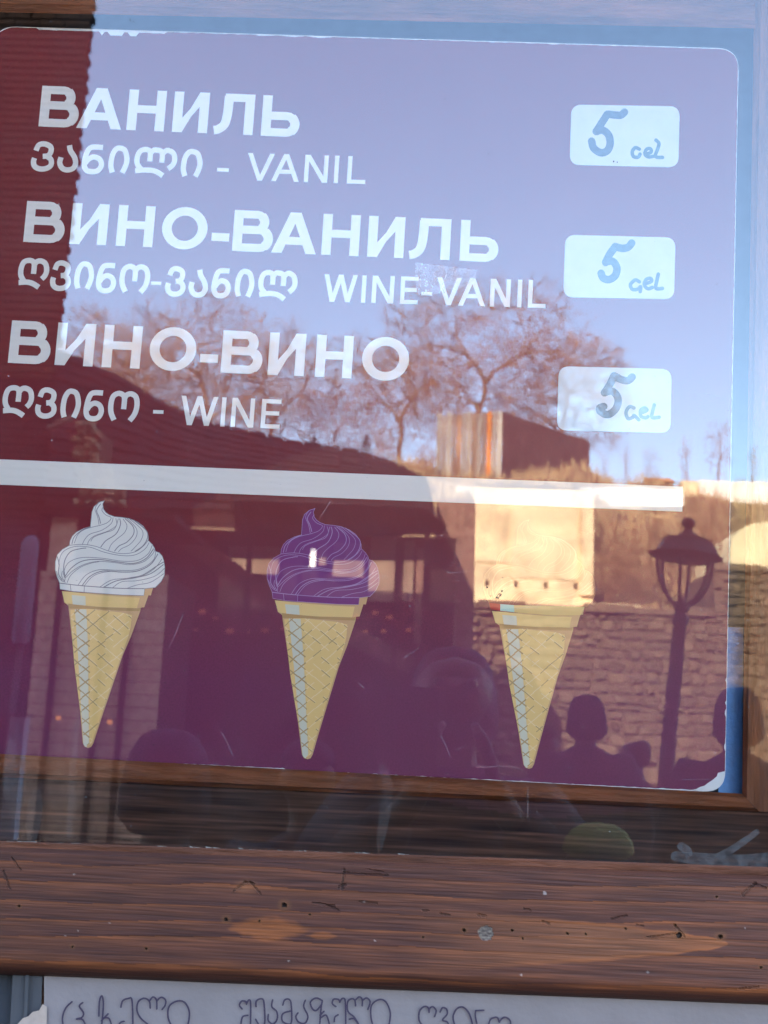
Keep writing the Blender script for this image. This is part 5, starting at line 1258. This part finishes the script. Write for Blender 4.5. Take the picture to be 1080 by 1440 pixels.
MB().box(a - .008, b + .008, -3.058, -2.992, RP(16, 1008, 3).z + .002, RP(16, 1003, 3).z).build('cap', m_iron, gp)

# ---------------- unseen building set behind the kiosk, its height chosen to shade the near square
th = empty('unseen_house', Vector((-2, 6, 0))); tag(th, 'tall plain townhouse set behind the kiosk for its shade', 'house')
MB().box(-26, 16, 3.0, 12, 0, BLK_H).build('wall', mat('unseen_house_render', (0.4, 0.34, 0.27), 0.9, 0.2, 2), th)
MB().box(-26.3, 16.3, 2.7, 12.3, BLK_H + .002, BLK_H + .25).build('roof', m_tile, th)
for i in range(14):
    for j in range(3): MB().box(-25 + i * 3, -23.9 + i * 3, 2.96, 2.998, 1.2 + j * 3.2, 2.9 + j * 3.2).build('window', m_dwin, th)

# ---------------- people
def skin(name, joints, edges, m, parent, sub=1):
    """joints: name -> (x, y, z, r[, r2]); grown with a Skin modifier"""
    keys = list(joints); me = bpy.data.meshes.new('sk'); me.from_pydata([joints[k][:3] for k in keys], [(keys.index(a), keys.index(b)) for a, b in edges], [])
    o = bpy.data.objects.new('sk', me); COL.objects.link(o)
    md = o.modifiers.new('s', 'SKIN'); md.use_smooth_shade = True
    for i, k in enumerate(keys):
        j = joints[k]; me.skin_vertices[0].data[i].radius = (j[3], j[4] if len(j) > 4 else j[3])
    me.skin_vertices[0].data[0].use_root = True
    if sub: s2 = o.modifiers.new('u', 'SUBSURF'); s2.levels = sub; s2.render_levels = sub
    bpy.context.view_layer.update(); dg = bpy.context.evaluated_depsgraph_get()
    out = bpy.data.meshes.new_from_object(o.evaluated_get(dg)); out.name = name
    bpy.data.objects.remove(o); out.materials.clear(); out.materials.append(m)
    out.polygons.foreach_set('use_smooth', [True] * len(out.polygons))
    q = _link(name, out, None, parent); return q
m_skin = mat('skin', (0.10, 0.055, 0.04), 0.55, 0.1, 20)
def person(x, y, h, label, jacket, trousers, hat=None, hatcol=None, rz_=0.0, phone=False, bulk=1.0, hair=(0.02, 0.013, 0.01), group=None):
    if not phone: rz_ += math.pi
    root = empty('person', (x, y, 0), rz_); tag(root, label, 'person', group)
    k = h / 1.75
    S = lambda d: {a: tuple(v * k for v in b) for a, b in d.items()}
    hx = {}
    if phone:
        el, wr = lambda s: (s * .27, .20, 1.22), lambda s: (s * .075, .33, 1.43)
        hand_d = lambda s: Vector((-s * .25, .0, .95)).normalized()
    else:
        el, wr = lambda s: (s * .26, -.03, 1.13), lambda s: (s * .25, .07, .88)
        hand_d = lambda s: Vector((0, .1, -1)).normalized()
    J = {'pelvis': (0, 0, .95, .14, .11), 'waist': (0, 0, 1.08, .125, .095), 'chest': (0, 0, 1.28, .15, .11), 'neckb': (0, -.01, 1.45, .07, .06), 'neck': (0, 0, 1.51, .052, .056),
         'jaw': (0, .025, 1.575, .058, .075), 'face': (0, .012, 1.64, .074, .096), 'crown': (0, -.008, 1.70, .062, .082), 'nose': (0, .112, 1.628, .012, .014)}
    E = [('pelvis', 'waist'), ('waist', 'chest'), ('chest', 'neckb'), ('neckb', 'neck'), ('neck', 'jaw'), ('jaw', 'face'), ('face', 'crown'), ('face', 'nose')]
    for s, n in ((-1, 'l'), (1, 'r')):
        J['ear' + n] = (s * .083, -.005, 1.63, .010, .018); E.append(('face', 'ear' + n))
        J['sh' + n] = (s * .17, 0, 1.40, .058); e_ = el(s); w_ = wr(s); J['el' + n] = (*e_, .041); J['wr' + n] = (*w_, .027)
        d = hand_d(s); side = Vector((0, 1, 0)).cross(d).normalized() if not phone else Vector((0, 1, 0.1)).normalized()
        if not phone: side = Vector((0, 1, 0)); 
        W3 = Vector(w_); pm = W3 + d * .055; J['palm' + n] = (*pm, .024, .034)
        E += [('chest', 'sh' + n), ('sh' + n, 'el' + n), ('el' + n, 'wr' + n), ('wr' + n, 'palm' + n)]
        J['hip' + n] = (s * .09, 0, .90, .085); J['kn' + n] = (s * .10, .02, .50, .058); J['an' + n] = (s * .10, -.02, .09, .04); J['toe' + n] = (s * .12, .12, .04, .035, .03)
        E += [('pelvis', 'hip' + n), ('hip' + n, 'kn' + n), ('kn' + n, 'an' + n), ('an' + n, 'toe' + n)]
    body = skin('body', S(J), E, m_skin, root)
    for s in (-1, 1):       # fingers and thumb, rooted in the palm
        W3 = Vector(wr(s)); d = hand_d(s); side = (Vector((0, 1, .2)) if phone else Vector((0, 1, 0))).normalized(); pl_ = d.cross(side).normalized() * (-s)
        for fi, (off, ln_) in enumerate(((-.027, .062), (-.009, .075), (.009, .07), (.026, .055))):
            a = W3 + d * .07 + side * off; b = a + d * ln_ * .6; c = b + (d * .8 - pl_ * (.6 if not phone else .3)).normalized() * ln_ * .5
            f_ = skin('finger', S({'a': (*(a - d * .02), .0095), 'b': (*a, .0095), 'c': (*b, .0088), 'd': (*c, .007)}), [('a', 'b'), ('b', 'c'), ('c', 'd')], m_skin, root, 1)
        a = W3 + d * .03 + side * .02; b = a + (d * .6 + side * .8).normalized() * .04; c = b + d * .032
        skin('thumb', S({'a': (*a, .012), 'b': (*b, .0105), 'c': (*c, .008)}), [('a', 'b'), ('b', 'c')], m_skin, root, 1)
    for s in (-1, 1):
        MB().ball((s * .033 * k, .098 * k, 1.650 * k), .012 * k, 8).build('eye', mat('eye', (.05, .05, .05), .3) if s < 0 else bpy.data.materials['eye'], None).parent = root
    B = bulk
    Jk = {'hem': (0, 0, .80, .19 * B, .15 * B), 'pelvis': (0, 0, .92, .185 * B, .145 * B), 'waist': (0, 0, 1.06, .17 * B, .135 * B), 'chest': (0, 0, 1.28, .19 * B, .145 * B), 'neckb': (0, -.01, 1.43, .125, .09), 'col': (0, -.005, 1.50, .088, .082)}
    Ek = [('hem', 'pelvis'), ('pelvis', 'waist'), ('waist', 'chest'), ('chest', 'neckb'), ('neckb', 'col')]
    for s, n in ((-1, 'l'), (1, 'r')):
        e_ = Vector(el(s)); w_ = Vector(wr(s)); c_ = w_ + (e_ - w_).normalized() * .03
        Jk['sh' + n] = (s * .185, 0, 1.39, .082 * B); Jk['el' + n] = (*e_, .062 * B); Jk['cf' + n] = (*c_, .045 * B); Ek += [('chest', 'sh' + n), ('sh' + n, 'el' + n), ('el' + n, 'cf' + n)]
    skin('jacket', S(Jk), Ek, jacket, root)
    Jt = {'pelvis': (0, 0, .96, .155, .125)}; Et = []
    for s, n in ((-1, 'l'), (1, 'r')):
        Jt['hip' + n] = (s * .095, 0, .84, .105); Jt['kn' + n] = (s * .10, .02, .50, .078); Jt['an' + n] = (s * .10, -.02, .10, .062); Et += [('pelvis', 'hip' + n), ('hip' + n, 'kn' + n), ('kn' + n, 'an' + n)]
    skin('trousers', S(Jt), Et, trousers, root)
    for s in (-1, 1): skin('shoe', S({'a': (s * .10, -.045, .055, .045, .045), 'b': (s * .11, .06, .045, .046, .036), 'c': (s * .12, .15, .036, .036, .028)}), [('a', 'b'), ('b', 'c')], bpy.data.materials['black_cast_iron'], root)
    if hat == 'hood':
        skin('hood', S({'a': (0, -.03, 1.50, .115, .09), 'b': (0, -.035, 1.60, .105, .105), 'c': (0, -.03, 1.69, .092, .105), 'd': (0, -.025, 1.735, .05, .06)}), [('a', 'b'), ('b', 'c'), ('c', 'd')], jacket, root)
    elif hat == 'beanie':
        skin('beanie', S({'a': (0, -.012, 1.665, .096, .112), 'b': (0, -.015, 1.715, .085, .098), 'c': (0, -.015, 1.755, .045, .05)}), [('a', 'b'), ('b', 'c')], hatcol, root)
    else:
        skin('hair', S({'a': (0, -.06, 1.56, .06, .04), 'b': (0, -.035, 1.65, .09, .085), 'c': (0, -.012, 1.72, .08, .092)}), [('a', 'b'), ('b', 'c')], mat('dark_hair', hair, .6, .3, 60), root)
    return root
m_navy = mat('navy_padded_jacket', (0.016, 0.015, 0.030), 0.8, 0.3, 12, 0.3, 30)
m_blackj = mat('black_coat', (0.010, 0.009, 0.011), 0.85, 0.2, 12, 0.2, 40)
m_plum = mat('dark_plum_coat', (0.022, 0.010, 0.020), 0.85, 0.2, 12, 0.2, 40)
m_jean = mat('dark_denim', (0.015, 0.02, 0.035), 0.85, 0.2, 40)
m_olive = mat('olive_coat', (0.02, 0.018, 0.012), 0.85, 0.2, 20)
p = RP(1034, 960, 3.45); person(p.x, p.y, p.z * 1.0, 'person in a black hooded coat, silhouetted at the right beyond the poster edge', m_blackj, m_jean, 'hood', group='people in the square', bulk=1.15)
p = RP(824, 971, 4.55); person(p.x, p.y, p.z, 'person in a hooded plum coat, left of the street lamp post', m_plum, m_blackj, 'hood', group='people in the square', bulk=1.2)
p = RP(764, 1020, 4.9); person(p.x, p.y, p.z, 'shorter person in an olive coat behind the tip of the right cone', m_olive, m_jean, 'beanie', m_blackj, 0.6, group='people in the square')
p = RP(893, 1034, 5.2); person(p.x, p.y, p.z, 'short person in a black coat between the lamp post and the plum coat', m_blackj, m_jean, group='people in the square', rz_=-.5)
p = RP(245, 1012, 1.15); person(p.x, p.y, p.z, 'person in a navy hood standing close to the window at the left', m_navy, m_jean, 'hood', group='people in the square', bulk=1.1)
p = RP(436, 1040, 1.9); person(p.x, p.y, p.z, 'person in a plum jacket and beanie behind the photographer', m_plum, m_jean, 'beanie', m_plum, group='people in the square', bulk=1.1)
p = RP(840, 1156, 1.05); person(p.x, p.y, p.z, 'child in a yellow green beanie at the lower right of the glass', m_navy, m_jean, 'beanie', mat('yellow_green_knit', (0.24, 0.22, 0.05), .9, .2, 60), group='people in the square')
ph = person(CAM.x + 0.075, CAM.y - 0.42, 1.70, 'photographer in a navy jacket holding up a phone to the window', m_navy, m_jean, 'hood', phone=True, group=None, bulk=1.2)
fl = MB().box(-.037, .037, -.972, -.963, 1.425, 1.578).build('phone', m_iron); fl.name = 'phone'
phr = empty('phone', (0.0, -.968, 1.42)); tag(phr, 'black phone held up by the photographer', 'phone')
fl.parent = phr; fl.matrix_parent_inverse = world_of(phr).inverted(); fl.name = 'case'
MB().box(-.034, .034, -.9745, -.9722, 1.43, 1.573).build('screen', m_dwin, phr)
MB().lathe([(.007, 0), (.007, .002), (.003, .002)], 12, (0, 0, 0)).build('lens_ring', m_grey, phr).matrix_parent_inverse = world_of(phr).inverted() @ Matrix.Translation((-.022, -.9625, 1.56)) @ Matrix.Rotation(-math.pi / 2, 4, 'X')
